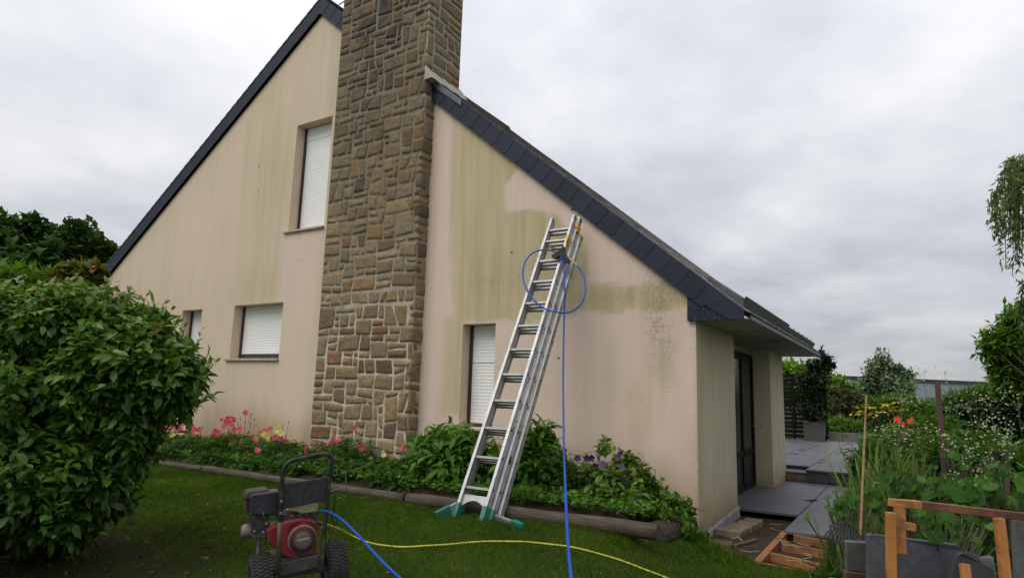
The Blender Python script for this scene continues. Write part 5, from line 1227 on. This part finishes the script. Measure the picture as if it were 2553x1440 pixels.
# ================================================================ FLOWER BED
def fl5(lb, P, N, r_, npet, w, rnd=.5, cup=.25):
    N = unit(N[None])[0]; a = unit(np.cross(N, [.3, .2, .9])[None])[0]; b_ = np.cross(N, a); t0 = rng.random()*6
    for k_ in range(npet):
        t = t0+2*math.pi*k_/npet; d_ = a*math.cos(t)+b_*math.sin(t)
        lb.add('dia', P[None], (d_+N*cup)[None], N[None], r_, w, rnd+.3*rng.normal())
def bedplant(name, label, cat, x0, x1, ytop, yb, mat, kind, leaf, n, flowers=(), stemcol=None, w=.5, group=None, base=.4, per=5, tl=.16, petr=.050, tall=1., pet=7, up=.5):
    xm = (x0+x1)/2; T = pl(xm, ytop, 1, yb); A_ = pl(x0, ytop, 1, yb); B_ = pl(x1, ytop, 1, yb); zb = bedz(T[0], yb); hgt = T[2]-zb; rx = abs(B_[0]-A_[0])/2
    th_ = thing(name, label, cat, (T[0], yb, zb), 0, group); lb = LB(); sm_ = MB()
    c_ = np.array([T[0], yb, zb+hgt*.40]); P, D, l = blob(n, c_, (rx, max(.26, min(rx, .5)), hgt*.62), .35, .2, 2.6, -.6, xm*.31)
    P[:, 2] = np.maximum(P[:, 2], zb+.03)
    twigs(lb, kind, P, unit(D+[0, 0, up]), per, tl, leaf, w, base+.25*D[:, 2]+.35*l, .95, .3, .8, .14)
    for q in range(14): sm_.tube([(T[0]+rng.normal()*.05, yb+rng.normal()*.05, zb-.02), P[q % len(P)]], .004, 4)
    cols = []
    for (px, py, cl) in [f2 for f in flowers for f2 in ([f, (f[0]+rng.normal()*9, f[1]+4+rng.normal()*5, f[2])] if rng.random() < .6 and len(flowers) > 4 and f[2] != 'b' else [f])]:
        q = pl(px, py, 1, yb+rng.normal()*.06-.02); base_ = np.array([T[0]+(q[0]-T[0])*.75, yb, zb+hgt*.5]); sm_.tube(spline([base_, base_*.4+q*.6+[rng.normal()*.02, 0, 0], q-[0, 0, .012]], 4), .0026, 4)
        if cl == 'b': sm_.tube([q-[0, 0, .012], q+[rng.normal()*.008, 0, .012]], [.009, .003], 5); continue
        lbf = LB(); cols.append((cl, lbf)); s_ = petr*(1.25 if cl in 'PY' else .95)
        N = np.array([CAM[0]-q[0], CAM[1]-q[1], 3.+rng.normal()*2])+rng.normal(size=3)*2.0
        fl5(lbf, q, N, s_, pet, .62, .5, .3)
        if cl in 'PYp': fl5(lbf, q+unit(N[None])[0]*.006, N, s_*.6, pet-2, .5, .8, .7)
    lb.build('foliage', mat, th_); sm_.build('stem', m_stemd if flowers else m_stem, th_)
    for cl, lbf in cols: lbf.build('flower', {'p': P_PINK, 'P': P_PINK, 'y': P_YEL, 'Y': P_YEL, 'r': P_RED, 'v': P_PURP}[cl], th_)
    return th_
GB = 'flowering plants in the bed under the gable'
G_COL = LM('leaf_columbine', [(0, (.018, .052, .008)), (.5, (.045, .108, .014)), (1, (.09, .17, .024))], .6, .28)
cb = dict(mat=G_COL, kind='cut', leaf=.115, group=GB, w=.9)
bedplant('columbine', 'pink flowering clump at the far left of the bed below the camellia twig', 'flower', 360, 478, 1082, -.75, n=210, flowers=[(402, 1068, 'p'), (415, 1062, 'p'), (428, 1060, 'p'), (446, 1063, 'p'), (458, 1057, 'p'), (432, 1083, 'y'), (452, 1098, 'p'), (472, 1056, 'p'), (438, 1064, 'p'), (466, 1066, 'p'), (392, 1072, 'p')], **cb)
bedplant('columbine', 'clump with a few coral pink flowers left of the tall pink flowers', 'flower', 455, 548, 1088, -.8, n=200, flowers=[(497, 1071, 'P'), (485, 1069, 'p'), (537, 1073, 'p'), (546, 1076, 'p'), (521, 1100, 'y'), (530, 1087, 'p'), (480, 1080, 'p'), (432, 1097, 'y'), (506, 1064, 'b')], **cb)
bedplant('columbine', 'tallest pink flowered clump with flower stalks against the wall', 'flower', 530, 650, 1084, -.65, n=280, flowers=[(553, 1046, 'p'), (568, 1043, 'P'), (577, 1043, 'P'), (572, 1050, 'p'), (613, 1029, 'P'), (559, 1062, 'p'), (585, 1071, 'P'), (538, 1074, 'p'), (569, 1080, 'p'), (588, 1099, 'p'), (602, 1099, 'p'), (597, 1110, 'y'), (534, 1099, 'y'), (628, 1031, 'b'), (635, 1043, 'b'), (600, 1042, 'b'), (624, 1030, 'b'), (584, 1043, 'b'), (592, 1054, 'b'), (626, 1055, 'b'), (612, 1050, 'b')], **cb)
bedplant('columbine', 'clump mixing yellow and pink flowers left of the chimney', 'flower', 622, 748, 1100, -.65, n=280, flowers=[(657, 1081, 'Y'), (690, 1060, 'y'), (690, 1075, 'y'), (702, 1080, 'Y'), (648, 1107, 'y'), (642, 1090, 'y'), (674, 1069, 'P'), (661, 1073, 'p'), (635, 1093, 'p'), (716, 1100, 'p'), (650, 1078, 'p'), (700, 1092, 'p'), (678, 1098, 'y'), (706, 1058, 'b'), (720, 1051, 'b'), (712, 1086, 'b'), (685, 1090, 'p')], **cb)
bedplant('columbine', 'low clump with one red flower in front of the yellow flowers', 'flower', 580, 700, 1135, -1.1, n=190, flowers=[(642, 1122, 'P')], **cb)
bedplant('columbine', 'small clump with pale pink flowers at the chimney foot, left', 'flower', 745, 822, 1122, -.6, n=150, flowers=[(757, 1120, 'p'), (768, 1118, 'P'), (792, 1107, 'p'), (812, 1109, 'p'), (814, 1123, 'p'), (796, 1121, 'p')], **cb)
bedplant('columbine', 'clump with a large pink star flower before the middle of the chimney', 'flower', 800, 922, 1098, -.7, n=260, flowers=[(843, 1097, 'P'), (888, 1113, 'P'), (843, 1123, 'p'), (887, 1065, 'p'), (856, 1066, 'b'), (882, 1068, 'b'), (870, 1080, 'b')], **cb)
bedplant('columbine', 'low clump with tiny yellow flowers around the white air grille', 'flower', 905, 985, 1152, -.6, n=150, flowers=[(925, 1144, 'y'), (957, 1133, 'y')], **cb)
bedplant('columbine', 'clump with one pink flower at the right corner of the chimney', 'flower', 968, 1050, 1146, -.75, n=170, flowers=[(1007, 1117, 'P'), (966, 1120, 'b')], **cb)
bedplant('columbine', 'flowerless leafy clump behind the pressure washer handle', 'plant', 690, 830, 1150, -1.05, n=230, **cb)
bedplant('columbine', 'flowerless leafy clump in front of the chimney below the pink star flower', 'plant', 820, 950, 1150, -1.0, n=230, **cb)
bedplant('columbine', 'flowerless leafy clump against the log between the chimney and the peony', 'plant', 940, 1050, 1175, -1.15, n=190, **cb)
bedplant('columbine', 'shaded leafy clump at the far left end of the log', 'plant', 380, 520, 1120, -1.1, n=220, **cb)
bedplant('columbine', 'shaded leafy clump at the log joint left of the washer', 'plant', 500, 610, 1132, -1.15, n=190, **cb)
G_PEO = LM('leaf_peony', [(0, (.030, .085, .010)), (.5, (.065, .155, .018)), (1, (.115, .225, .032))], .55, .3, .22)
pe = dict(mat=G_PEO, kind='ovate', leaf=.145, group='peony bushes in the bed', w=.42, base=.45, per=6, tl=.22, up=.7)
bedplant('peony_bush', 'large peony bush left of and behind the ladder', 'plant', 1028, 1238, 1062, -.72, n=520, **pe)
bedplant('peony_bush', 'narrower peony bush to the right of the ladder', 'plant', 1262, 1402, 1065, -.62, n=330, **pe)
lbx = bedplant('peony_bush', 'tall single peony shoot above the right peony bush', 'plant', 1335, 1378, 1040, -.5, n=60, **dict(pe, tl=.3))
bedplant('seedling_plant', 'dark low plant between the hanging hose and the peony', 'plant', 1365, 1460, 1155, -.6, n=170, **dict(cb, group='low plants near the clematis'))
bedplant('seedling_plant', 'small bright fern like plant at the log right of the ladder', 'plant', 1300, 1350, 1222, -1.1, n=50, mat=G_LIGHT, kind='cut', leaf=.11, w=.6, base=.5, group='low plants near the clematis')
bedplant('seedling_plant', 'small bright feathery plant left of the clematis', 'plant', 1428, 1480, 1232, -1.0, n=50, mat=G_LIGHT, kind='cut', leaf=.11, w=.6, base=.45, group='low plants near the clematis')
# clematis heap, trailing over the end log
cl_ = thing('clematis', 'clematis heap with purple flowers trailing over the log end at the house corner', 'plant', pl(1570, 1250, 1, -.7)); lb = LB(); sm_ = MB(); pf = LB()
for (px, py, rx, ry, yb, n, ba) in [(1545, 1200, 62, 52, -.72, 210, .6), (1480, 1195, 48, 45, -.65, 110, .35), (1590, 1190, 40, 55, -.5, 130, .35), (1620, 1230, 45, 40, -.5, 120, .35), (1560, 1240, 70, 35, -.85, 150, .6), (1508, 1110, 10, 24, -.6, 16, .8), (1660, 1262, 34, 26, -.55, 80, .35), (1700, 1275, 22, 34, -.6, 60, .35), (1712, 1315, 14, 28, -.75, 34, .4), (1640, 1280, 40, 16, -.9, 60, .5), (1560, 1150, 30, 20, -.6, 50, .55), (1490, 1235, 40, 24, -.9, 70, .55)]:
    c_ = pl(px, py, 1, yb); dd = (c_-CAM)@_f; r_ = np.array([rx, rx*.8, ry])*dd/FPX; P, D, l = blob(n, c_, r_, .3, .2, 2.5, -1, px)
    twigs(lb, 'ovate', P, unit(D+rng.normal(size=D.shape)*.4), 4, .16, .085, .62, ba+.25*l+.1*D[:, 2], 1.0, .35, .8, .16)
    for q in range(min(12, len(P)//4)): sm_.tube(spline([c_+rng.normal(size=3)*r_*.4, P[q]+rng.normal(size=3)*.08, P[(q*3) % len(P)]], 4), .003, 4)
for (px, py) in [(1440, 1141), (1463, 1141), (1474, 1141), (1549, 1124), (1543, 1138), (1550, 1165), (1558, 1194), (1592, 1236), (1502, 1157), (1483, 1158)]:
    q = pl(px, py, 1, -.9); N = (CAM-q)/5+rng.normal(size=3)*.7; pf = LB(); fl5(pf, q, N, .052, 5, .72, .3 if px < 1480 else .7, .25); pf.build('flower', P_PURP, cl_)
for pth in ([(1520, 1130), (1490, 1124), (1465, 1128), (1442, 1140)], [(1560, 1160), (1530, 1130), (1516, 1105), (1512, 1086)], [(1650, 1270), (1690, 1290), (1720, 1330)]):
    sm_.tube(spline([pl(*q, 1, -.85) for q in pth], 5), .0035, 4)
lb.build('foliage', G_CLEM, cl_); sm_.build('stem', m_stemd, cl_)
# weeds along the log
lb = LB(); n = 7000; X_ = -12+11.85*rng.random(n)**.7; Y_ = -1.42+.62*rng.random(n)**1.3; P = np.stack([X_, Y_, np.array([bedz(a, b_) for a, b_ in zip(X_, Y_)])+.02+.07*rng.random(n)], 1)
lb.add('ovate', P, rdir(n)*[1, 1, .4]+[0, 0, .25], np.array([0, 0, 1.])+rng.normal(size=(n, 3))*.5, .055*(.6+.8*rng.random(n)), .7, rng.random(n))
tag(lb.build('bed_weeds', G_PEO), 'low weeds covering the soil behind the edging logs', 'weeds', kind='stuff')
# ================================================================ VEGETABLE AND FLOWER GARDEN ON THE RIGHT
gardz = .0
lb = LB(); n = 9000                                    # ground cover nobody could count
X_ = 1.28+5.2*rng.random(n)**1.2; Y_ = -2.6+12.5*rng.random(n); k2 = (X_ > 1.34+.0*Y_) & ((Y_ > -2.2) | (X_ > 1.7)) & ~((Y_ < -1.9) & (X_ < 2.0)); X_, Y_ = X_[k2], Y_[k2]; n = len(X_)
H_ = np.array([.10+.30*max(0, .5+noise.noise(Vector((a*1.1, b_*.8, 2)))) for a, b_ in zip(X_, Y_)])*(sst(1.25, 1.9, X_)*.8+.2)
P = np.stack([X_, Y_, lz(X_, Y_)+H_*rng.random(n)], 1)
lb.add('cut', P, rdir(n)*[1, 1, .5]+[0, 0, .45], np.array([0, 0, 1.])+rng.normal(size=(n, 3))*.5, .17*(.6+.7*rng.random(n)), .7, np.clip(.15+.9*(P[:, 2]/.4)+rng.normal(size=n)*.15, 0, 1))
n = 5000; X_ = 1.33+5*rng.random(n)**1.2; Y_ = -1.6+11*rng.random(n); P = np.stack([X_, Y_, lz(X_, Y_)], 1)
lb.add('blade', P, rng.normal(size=(n, 3))*[.35, .35, .1]+[0, 0, 1], rdir(n), .28*(.5+rng.random(n)), .04, np.clip(.5+rng.normal(size=n)*.25, 0, 1))
tag(lb.build('garden_ground_cover', LM('leaf_garden', [(0, (.018, .048, .007)), (.5, (.048, .110, .013)), (1, (.10, .185, .027))], .65, .3)), 'tangled green ground cover filling the overgrown garden', 'ground cover', kind='stuff')

def ground(px, py, d):
    p = dep(px, py, d); return np.array([p[0], p[1], float(lz(p[0], p[1]))]), p
def stemplant(name, label, cat, px, py, d, petmat, nb, ncl, petal, group, spread=.16, leafy=60, mat=G_MID, kind='lance', leaf=.11, lw=.25, flat=False, rad=.03, tall=.55):
    """tall branching plant whose branches end in clusters of small flowers"""
    g, T = ground(px, py, d); th_ = thing(name, label, cat, g, 0, group); sm_ = MB(); fbs = []; lb = LB()
    H = T[2]-g[2]; b0 = g+[rng.normal()*.06, rng.normal()*.06, -.02]; mid = g*.45+T*.55+[rng.normal()*.03, rng.normal()*.03, 0]
    main = spline([b0, mid, T], 6); sm_.tube(main, [.005-.0003*i for i in range(13)], 5); tips = [np.array(T)]
    for q in range(nb):
        f_ = tall+(1-tall)*rng.random(); a = np.array(main[min(12, int(f_*12))]); s_ = rdir(1)[0]; s_[2] = abs(s_[2])+.9
        e_ = a+unit(s_[None])[0]*spread*(.6+.9*rng.random()); e_[2] = min(e_[2], T[2]+.05) if not flat else T[2]-.05*rng.random(); sm_.tube(spline([a, a*.5+e_*.5+[0, 0, .02], e_], 4), .0022, 4); tips.append(e_)
    for e_ in tips:
        fb = LB(); fbs.append(fb)
        for q in range(ncl):
            c_ = e_+rng.normal(size=3)*rad*[1, 1, 1.1]; N = rng.normal(size=3)*.7+[-.2, -.9, .6]
            if flat: N = np.array([0, 0, 1.])+rng.normal(size=3)*.35
            fl5(fb, c_, N, petal, 4 if not flat else 7, .55, .5, .2)
    n = leafy; t_ = rng.random(n)**1.4*.8; M_ = np.array(main)[(t_*12).astype(int)]
    lb.add(kind, M_+rng.normal(size=(n, 3))*[.07, .07, .03], rdir(n)*[1, 1, .5]+[0, 0, .3], np.array([0, 0, 1.])+rng.normal(size=(n, 3))*.4, leaf*(.5+.8*rng.random(n)), lw, .5+.25*rng.normal(size=n))
    lb.build('foliage', mat, th_); sm_.build('stem', m_stem, th_)
    for fb in fbs: fb.build('flower_cluster', petmat, th_)
    return th_
RG = 'white flowered plants gone to seed in the garden'
RL = 'tall thin white flowered plant gone to seed in the overgrown garden'
for (px, py, d, lab) in [(2303, 925, 6.6, 'tallest white flower spike, left of the brown post top'), (2354, 925, 6.6, 'tallest white flower spike, right of the brown post top'), (2236, 957, 7.6, 'white flowered plant in front of the silvery poplar'), (2262, 1003, 6.8, RL), (2292, 1010, 7.2, RL), (2385, 1000, 7.0, RL), (2420, 1000, 6.6, RL), (2432, 978, 7, RL), (2470, 1000, 6.2, RL), (2478, 1050, 6, RL), (2520, 1060, 5.8, RL), (2536, 992, 6.4, 'white flowered plant against the leafy tree at the right edge'), (2350, 1085, 6.2, RL), (2410, 1085, 5.9, RL), (2500, 1100, 5.5, RL), (2400, 1135, 5.4, RL)]:
    stemplant('flowering_rocket', lab, 'plant', px, py, d, P_WHITE, 6 if py > 940 else 2, 5 if py > 940 else 8, .0115, RG, leafy=110, spread=.17 if py > 940 else .05, rad=.032 if py > 940 else .042, tall=.5 if py > 940 else .85)
for (px, py, d, lab) in [(2150, 1022, 9.6, 'golden flower clump left of the bamboo cane'), (2178, 1012, 9.8, 'golden flower clump right of the bamboo cane'), (2205, 1008, 10.2, 'golden flower clump with the highest blooms'), (2228, 1022, 9.9, 'golden flower clump nearest the red poppies')]:
    stemplant('golden_daisy', lab, 'flower', px, py, d, P_GOLD, 9, 2, .026, 'golden flowers behind the tall grass', spread=.30, flat=True, rad=.05)
for (px, py, d, lab) in [(2205, 1078, 7.4, 'white daisy clump left of the slim grey stake'), (2238, 1075, 7.5, 'white daisy clump under the red poppies'), (2262, 1080, 7.3, 'white daisy clump beside the slim grey stake'), (2220, 1110, 7.1, 'lowest white daisy clump above the broad leaves')]:
    stemplant('white_daisy', lab, 'flower', px, py, d, P_WHITE, 13, 3, .016, 'white daisies in the garden', spread=.20, flat=True, rad=.045, leaf=.08)
for (px, py, lab) in [(2238, 1047, 'red poppy highest and farthest to the left'), (2247, 1058, 'red poppy under the upper left one'), (2270, 1051, 'red poppy farthest to the right of the four'), (2256, 1068, 'lowest red poppy just over the white daisies')]:
    g, T = ground(px, py, 8.2); th_ = thing('poppy', lab, 'flower', g, 0, 'red poppies'); sm_ = MB(); fb = LB(); lb = LB(); sm_.tube(spline([g, (g+T)/2+[.03, 0, 0], T], 4), .004, 5)
    for q in range(2): fl5(fb, np.array(T)+[0, 0, .004*q], np.array([-.1, -.6, .8])+rng.normal(size=3)*.2, .05, 6, .95, .4, .35)
    lb.add('cut', np.tile(g, (14, 1))+rng.normal(size=(14, 3))*[.06, .06, .02]+[0, 0, .1], rdir(14)+[0, 0, .5], rdir(14), .16, .7, .5); lb.build('foliage', G_MID, th_); sm_.build('stem', m_stem, th_); fb.build('flower', P_RED, th_)
def clump(label, px, d, n, h0, sp, group, mat=G_TALL, w=.045, heads=0):
    g, T = ground(px, 1100, d); th_ = thing('grass_clump', label, 'grass', g, 0, group); lb = LB()
    P = g+rng.normal(size=(n, 3))*[sp, sp, 0]; D = rng.normal(size=(n, 3))*[.17, .17, 0]+[0, 0, 1]; L_ = h0*(.45+.65*rng.random(n))
    lb.add('blade', P, D, rdir(n), L_*.6, w, .4+.2*rng.normal(size=n)); D2 = unit(D)+rng.normal(size=(n, 3))*[.22, .22, .05]
    lb.add('blade', P+unit(D)*(L_*.56)[:, None], D2, rdir(n), L_*.5, w*.9, .6+.2*rng.normal(size=n)); lb.build('blades', mat, th_); return th_
clump('tall bright grass clump behind the bamboo cane', 2188, 6.2, 190, 1.05, .10, 'tall grass clumps in the garden')
clump('loose grass clump left of the white daisies', 2215, 6.6, 120, .85, .12, 'tall grass clumps in the garden')
clump('arching grass clump at the paving edge by the bamboo cane', 2150, 5.4, 110, .62, .10, 'tall grass clumps in the garden', w=.06)
clump('short grass clump beside the bamboo cane foot', 2176, 5.0, 110, .50, .08, 'tall grass clumps in the garden', w=.07)
def squash(label, px, py, d, leaves, size):
    leaves = [(a+rng.normal()*18*q, b_+rng.normal()*14*q, c_+rng.normal()*.12*q, s_*(1 if q == 0 else .75)) for (a, b_, c_, s_) in leaves for q in (0, 1, 1.5, 2)]; size = size*.60
    g, T = ground(px, py, d); th_ = thing('squash_plant', label, 'plant', g, 0, 'broad leaved vegetable plants'); lb = LB(); sm_ = MB()
    for (qx, qy, dd, s_) in leaves:
        T = dep(qx, qy, d+dd); N = unit((np.array([-.25, -.75, .75])+rng.normal(size=3)*.35)[None])[0]; D = unit((rng.normal(size=3)*.8+[.1, -.4, -.35])[None])[0]; D = unit((D-N*(D@N)*.8)[None])[0]
        lb.add('lobed', (T-D*size*s_*.5)[None], D[None], N[None], size*s_, 1.0, .5+.28*rng.normal()); sm_.tube(spline([g+rng.normal(size=3)*[.05, .05, 0], (g+T)/2+[0, 0, .05], T-D*size*s_*.25], 4), .006, 5)
    lb.build('leaf_canopy', G_BIG, th_, True); sm_.build('stem', m_stem, th_)
squash('broad leaved plant at the paving edge above the honeycomb mat', 2118, 1270, 4.9, [(2092, 1248, 0, .75), (2100, 1272, 0, .9), (2112, 1256, .1, .8), (2098, 1300, -.05, .7), (2130, 1245, .15, .8), (2145, 1275, .15, .9), (2160, 1300, .1, .8), (2125, 1290, .15, .7), (2118, 1232, .2, .6), (2172, 1262, .2, .8)], .16)
squash('broad leaved plant with the big heart shaped leaf above the dark slab', 2340, 1320, 4.65, [(2335, 1325, 0, 1.35), (2300, 1300, .1, 1.), (2385, 1312, .1, 1.0), (2360, 1290, .25, 1.1), (2410, 1330, .15, .8), (2290, 1275, .3, .9), (2420, 1300, .3, .9), (2440, 1350, .15, .7), (2395, 1345, .1, .6), (2318, 1345, .1, .7), (2460, 1320, .25, .8), (2350, 1350, .15, .7)], .17)
squash('broad leaved plant directly behind the left end of the top rail', 2260, 1235, 5.3, [(2250, 1232, 0, 1.1), (2285, 1222, .1, 1.2), (2230, 1215, .1, 1.), (2310, 1240, 0, 1.1), (2210, 1235, 0, 1.), (2270, 1205, .3, 1.), (2195, 1255, -.1, .9), (2240, 1250, -.1, 1.), (2190, 1215, .1, .9)], .19)
squash('broad leaved plant with pale crinkled leaves behind the middle of the top rail', 2400, 1230, 5.2, [(2390, 1240, 0, 1.4), (2425, 1255, 0, 1.3), (2360, 1230, .1, 1.1), (2340, 1240, .1, 1.), (2450, 1235, .1, 1.1), (2410, 1215, .3, 1.1), (2375, 1205, .4, 1.), (2440, 1210, .3, 1.), (2470, 1262, .0, 1.)], .19)
squash('broad leaved plant around the thin brown stake', 2520, 1250, 5.2, [(2480, 1230, .1, 1.2), (2540, 1245, .1, 1.2), (2550, 1215, .3, 1.1), (2500, 1205, .4, 1.1), (2470, 1195, .4, 1.), (2530, 1190, .5, 1.1), (2560, 1270, 0, 1.), (2490, 1255, .1, .9)], .19)
squash('small leaved vegetable plant right of the post foot', 2400, 1165, 6.0, [(2360+rng.random()*180, 1130+rng.random()*70, rng.random()*.6, .55+.3*rng.random()) for i in range(26)], .17)
squash('low leafy vegetable plant left of the post foot', 2270, 1160, 6.0, [(2200+rng.random()*130, 1135+rng.random()*70, rng.random()*.5, .5+.3*rng.random()) for i in range(20)], .17)
# bushy weeds that close the middle distance
for (px, py, rx, ry, d, nn, lab) in [(2240, 1105, 70, 40, 8.2, 220, 'green leafy weed bush behind the white daisies'), (2330, 1075, 60, 45, 8.6, 240, 'green leafy weed bush around the tall post'), (2440, 1120, 90, 45, 7.0, 260, 'green leafy weed bush in front of the raised bed planks'), (2520, 1150, 70, 50, 6.2, 220, 'green leafy weed bush at the right edge of the garden'), (2370, 1130, 80, 36, 6.6, 220, 'green leafy weed bush right of the tall post'), (2180, 1130, 40, 45, 6.8, 130, 'green leafy weed bush under the tall grass')]:
    g, T = ground(px, py, d); th_ = thing('weed_bush', lab, 'plant', g, 0, 'leafy weeds in the garden'); lb = LB(); c_, r_ = pblob(px, py, rx, ry, d); P, D, l = blob(nn, c_, r_, .2, .2, 2.5, -1, px)
    twigs(lb, 'cut', P, unit(D+[0, 0, .8]), 4, .2, .13, .7, .42+.3*l+.2*D[:, 2], .9, .2, .8, .18); sm_ = MB()
    for q in range(18): sm_.tube([g+rng.normal(size=3)*[.08, .08, 0], P[q]], .004, 4)
    lb.build('foliage', G_MID, th_); sm_.build('stem', m_stem, th_)
# dark pot with a spiky plant on the terrace edge
g = dep(2142, 1178, 9.2); g = pl(2140, 1186, 2, ZU+.004); pt = MB(); pt.lathe([(0, .0), (.10, .0), (.13, .24), (.14, .25), (.12, .25), (.10, .2), (0, .2)], g, (1, 0, 0), (0, 1, 0), (0, 0, 1), 18)
tag(pt.build('flower_pot', m_black, smooth=False), 'small black pot at the edge of the upper terrace', 'pot')
th_ = thing('potted_plant', 'dark spreading plant with purple flowers in the small black pot', 'plant', g+[0, 0, .2]); lb = LB(); n = 130
lb.add('lance', np.tile(g+[0, 0, .22], (n, 1))+rng.normal(size=(n, 3))*.05, rdir(n)*[1, 1, .6]+[0, 0, .35], rdir(n)+[0, 0, .8], .22*(.5+.7*rng.random(n)), .16, rng.random(n)); lb.build('foliage', G_MID, th_)
pf = LB()
for q in range(5): fl5(pf, g+[rng.normal()*.12, rng.normal()*.1, .42], rng.normal(size=3)+[0, -1, 1], .03, 5, .7)
pf.build('flower', P_PURP, th_)

# ================================================================ LAWN BLADES
def vis(P, m_=60):
    v = P-CAM; w_ = v@_f; x_ = PW/2+FPX*(v@_r)/w_; y_ = PH/2-FPX*(v@_u)/w_; return (w_ > .4) & (x_ > -m_) & (x_ < PW+m_) & (y_ < PH+m_)
lb = LB(); n = 420000
X_ = -11+13.2*rng.random(n)**.75; Y_ = -6.6+6.4*rng.random(n); P = np.stack([X_, Y_, lz(X_, Y_)-.004], 1); P = P[vis(P)]
dd = (P-CAM)@_f; P = P[rng.random(len(P)) < np.clip((7.5/dd)**.8, .25, 1)]
pit = pitm(P[:, 0], P[:, 1]-.05*np.sin(P[:, 0]*9)); P = P[(pit < .4) & ((P[:, 1] < -1.58) | ((P[:, 0] > -.1) & (P[:, 0] < 1.6)))]
bd = np.hypot((P[:, 0]+3.3)/1.45, (P[:, 1]+5.3)/1.15); P = P[rng.random(len(P)) < np.clip(sst(.35, 1.35, bd)*.85+.15, 0, 1)]
n = len(P); nn_ = np.array([noise.noise(Vector((a*1.3, b_*1.3, 4))) for a, b_ in P[:, :2]]); n2_ = np.array([noise.noise(Vector((a*6, b_*6, 9))) for a, b_ in P[:, :2]])
D = rng.normal(size=(n, 3))*[.65, .65, .15]+[0, 0, .9]
far_ = np.clip(((P-CAM)@_f)/5, .8, 2)
lb.add('tri', P, D, rdir(n), (.030+.022*rng.random(n)+.014*n2_), .13*far_, np.clip(.38+.42*nn_+.35*n2_+.16*rng.normal(size=n), 0, 1))
# longer tufts along the logs, the ladder foot and round the washer
m_ = 9000; t_ = rng.random(m_); X_ = -9.5+9.4*t_; Y_ = -1.62-.10*np.abs(rng.normal(size=m_)); P = np.stack([X_, Y_, lz(X_, Y_)], 1)
lb.add('tri', P, rng.normal(size=(m_, 3))*[.5, .5, .1]+[0, 0, .9], rdir(m_), .075*(.4+rng.random(m_)), .08, np.clip(.45+.25*rng.normal(size=m_), 0, 1))
m_ = 3000; X_ = -.3+1.0*rng.random(m_); Y_ = -.36-.72*np.clip(X_, 0, .8)-.4*rng.random(m_)**1.5+.05*np.sin(X_*9)-1.2*(X_ < -.1); P = np.stack([X_, Y_, lz(X_, Y_)], 1)
lb.add('tri', P, rng.normal(size=(m_, 3))*[.6, .6, .1]+[0, 0, .8], rdir(m_), .09*(.4+rng.random(m_)), .07, np.clip(.5+.25*rng.normal(size=m_), 0, 1))
tag(lb.build('grass', G_GRASS), 'short mown grass blades of the lawn', 'grass', kind='stuff')
# clover heads, fallen leaves
lb = LB(); n = 70; P = []
while len(P) < n:
    px, py = 560+rng.random()*1300, 1220+rng.random()*215; q = lawnpt(px, py)
    if q[1] < -1.75 and (q[0] < .0 or q[1] < -1.3): P.append(q+[0, 0, .025])
P = np.array(P); lb.add('ovate', P, rdir(n)*[1, 1, .2], np.array([0, 0, 1.])+rng.normal(size=(n, 3))*.3, .011*(.5+rng.random(n)), .8, rng.random(n))
tag(lb.build('clover_flowers', P_WHITE), 'tiny white clover flowers dotted over the lawn', 'flowers', kind='stuff')
lb = LB(); P = []
while len(P) < 190:
    px, py = 20+rng.random()*540, 1240+rng.random()*200; q = lawnpt(px, py); P.append(q+[0, 0, .02+.02*rng.random()])
P = np.array(P); n = len(P); lb.add('ovate', P, rdir(n)*[1, 1, .25], np.array([0, 0, 1.])+rng.normal(size=(n, 3))*.45, .05*(.5+.8*rng.random(n)), .55, rng.random(n))
tag(lb.build('fallen_leaves', LM('leaf_dead', [(0, (.045, .022, .012)), (.6, (.11, .045, .022)), (1, (.19, .07, .035))], .7, .1)), 'dead reddish leaves scattered under the camellia', 'leaves', kind='stuff')
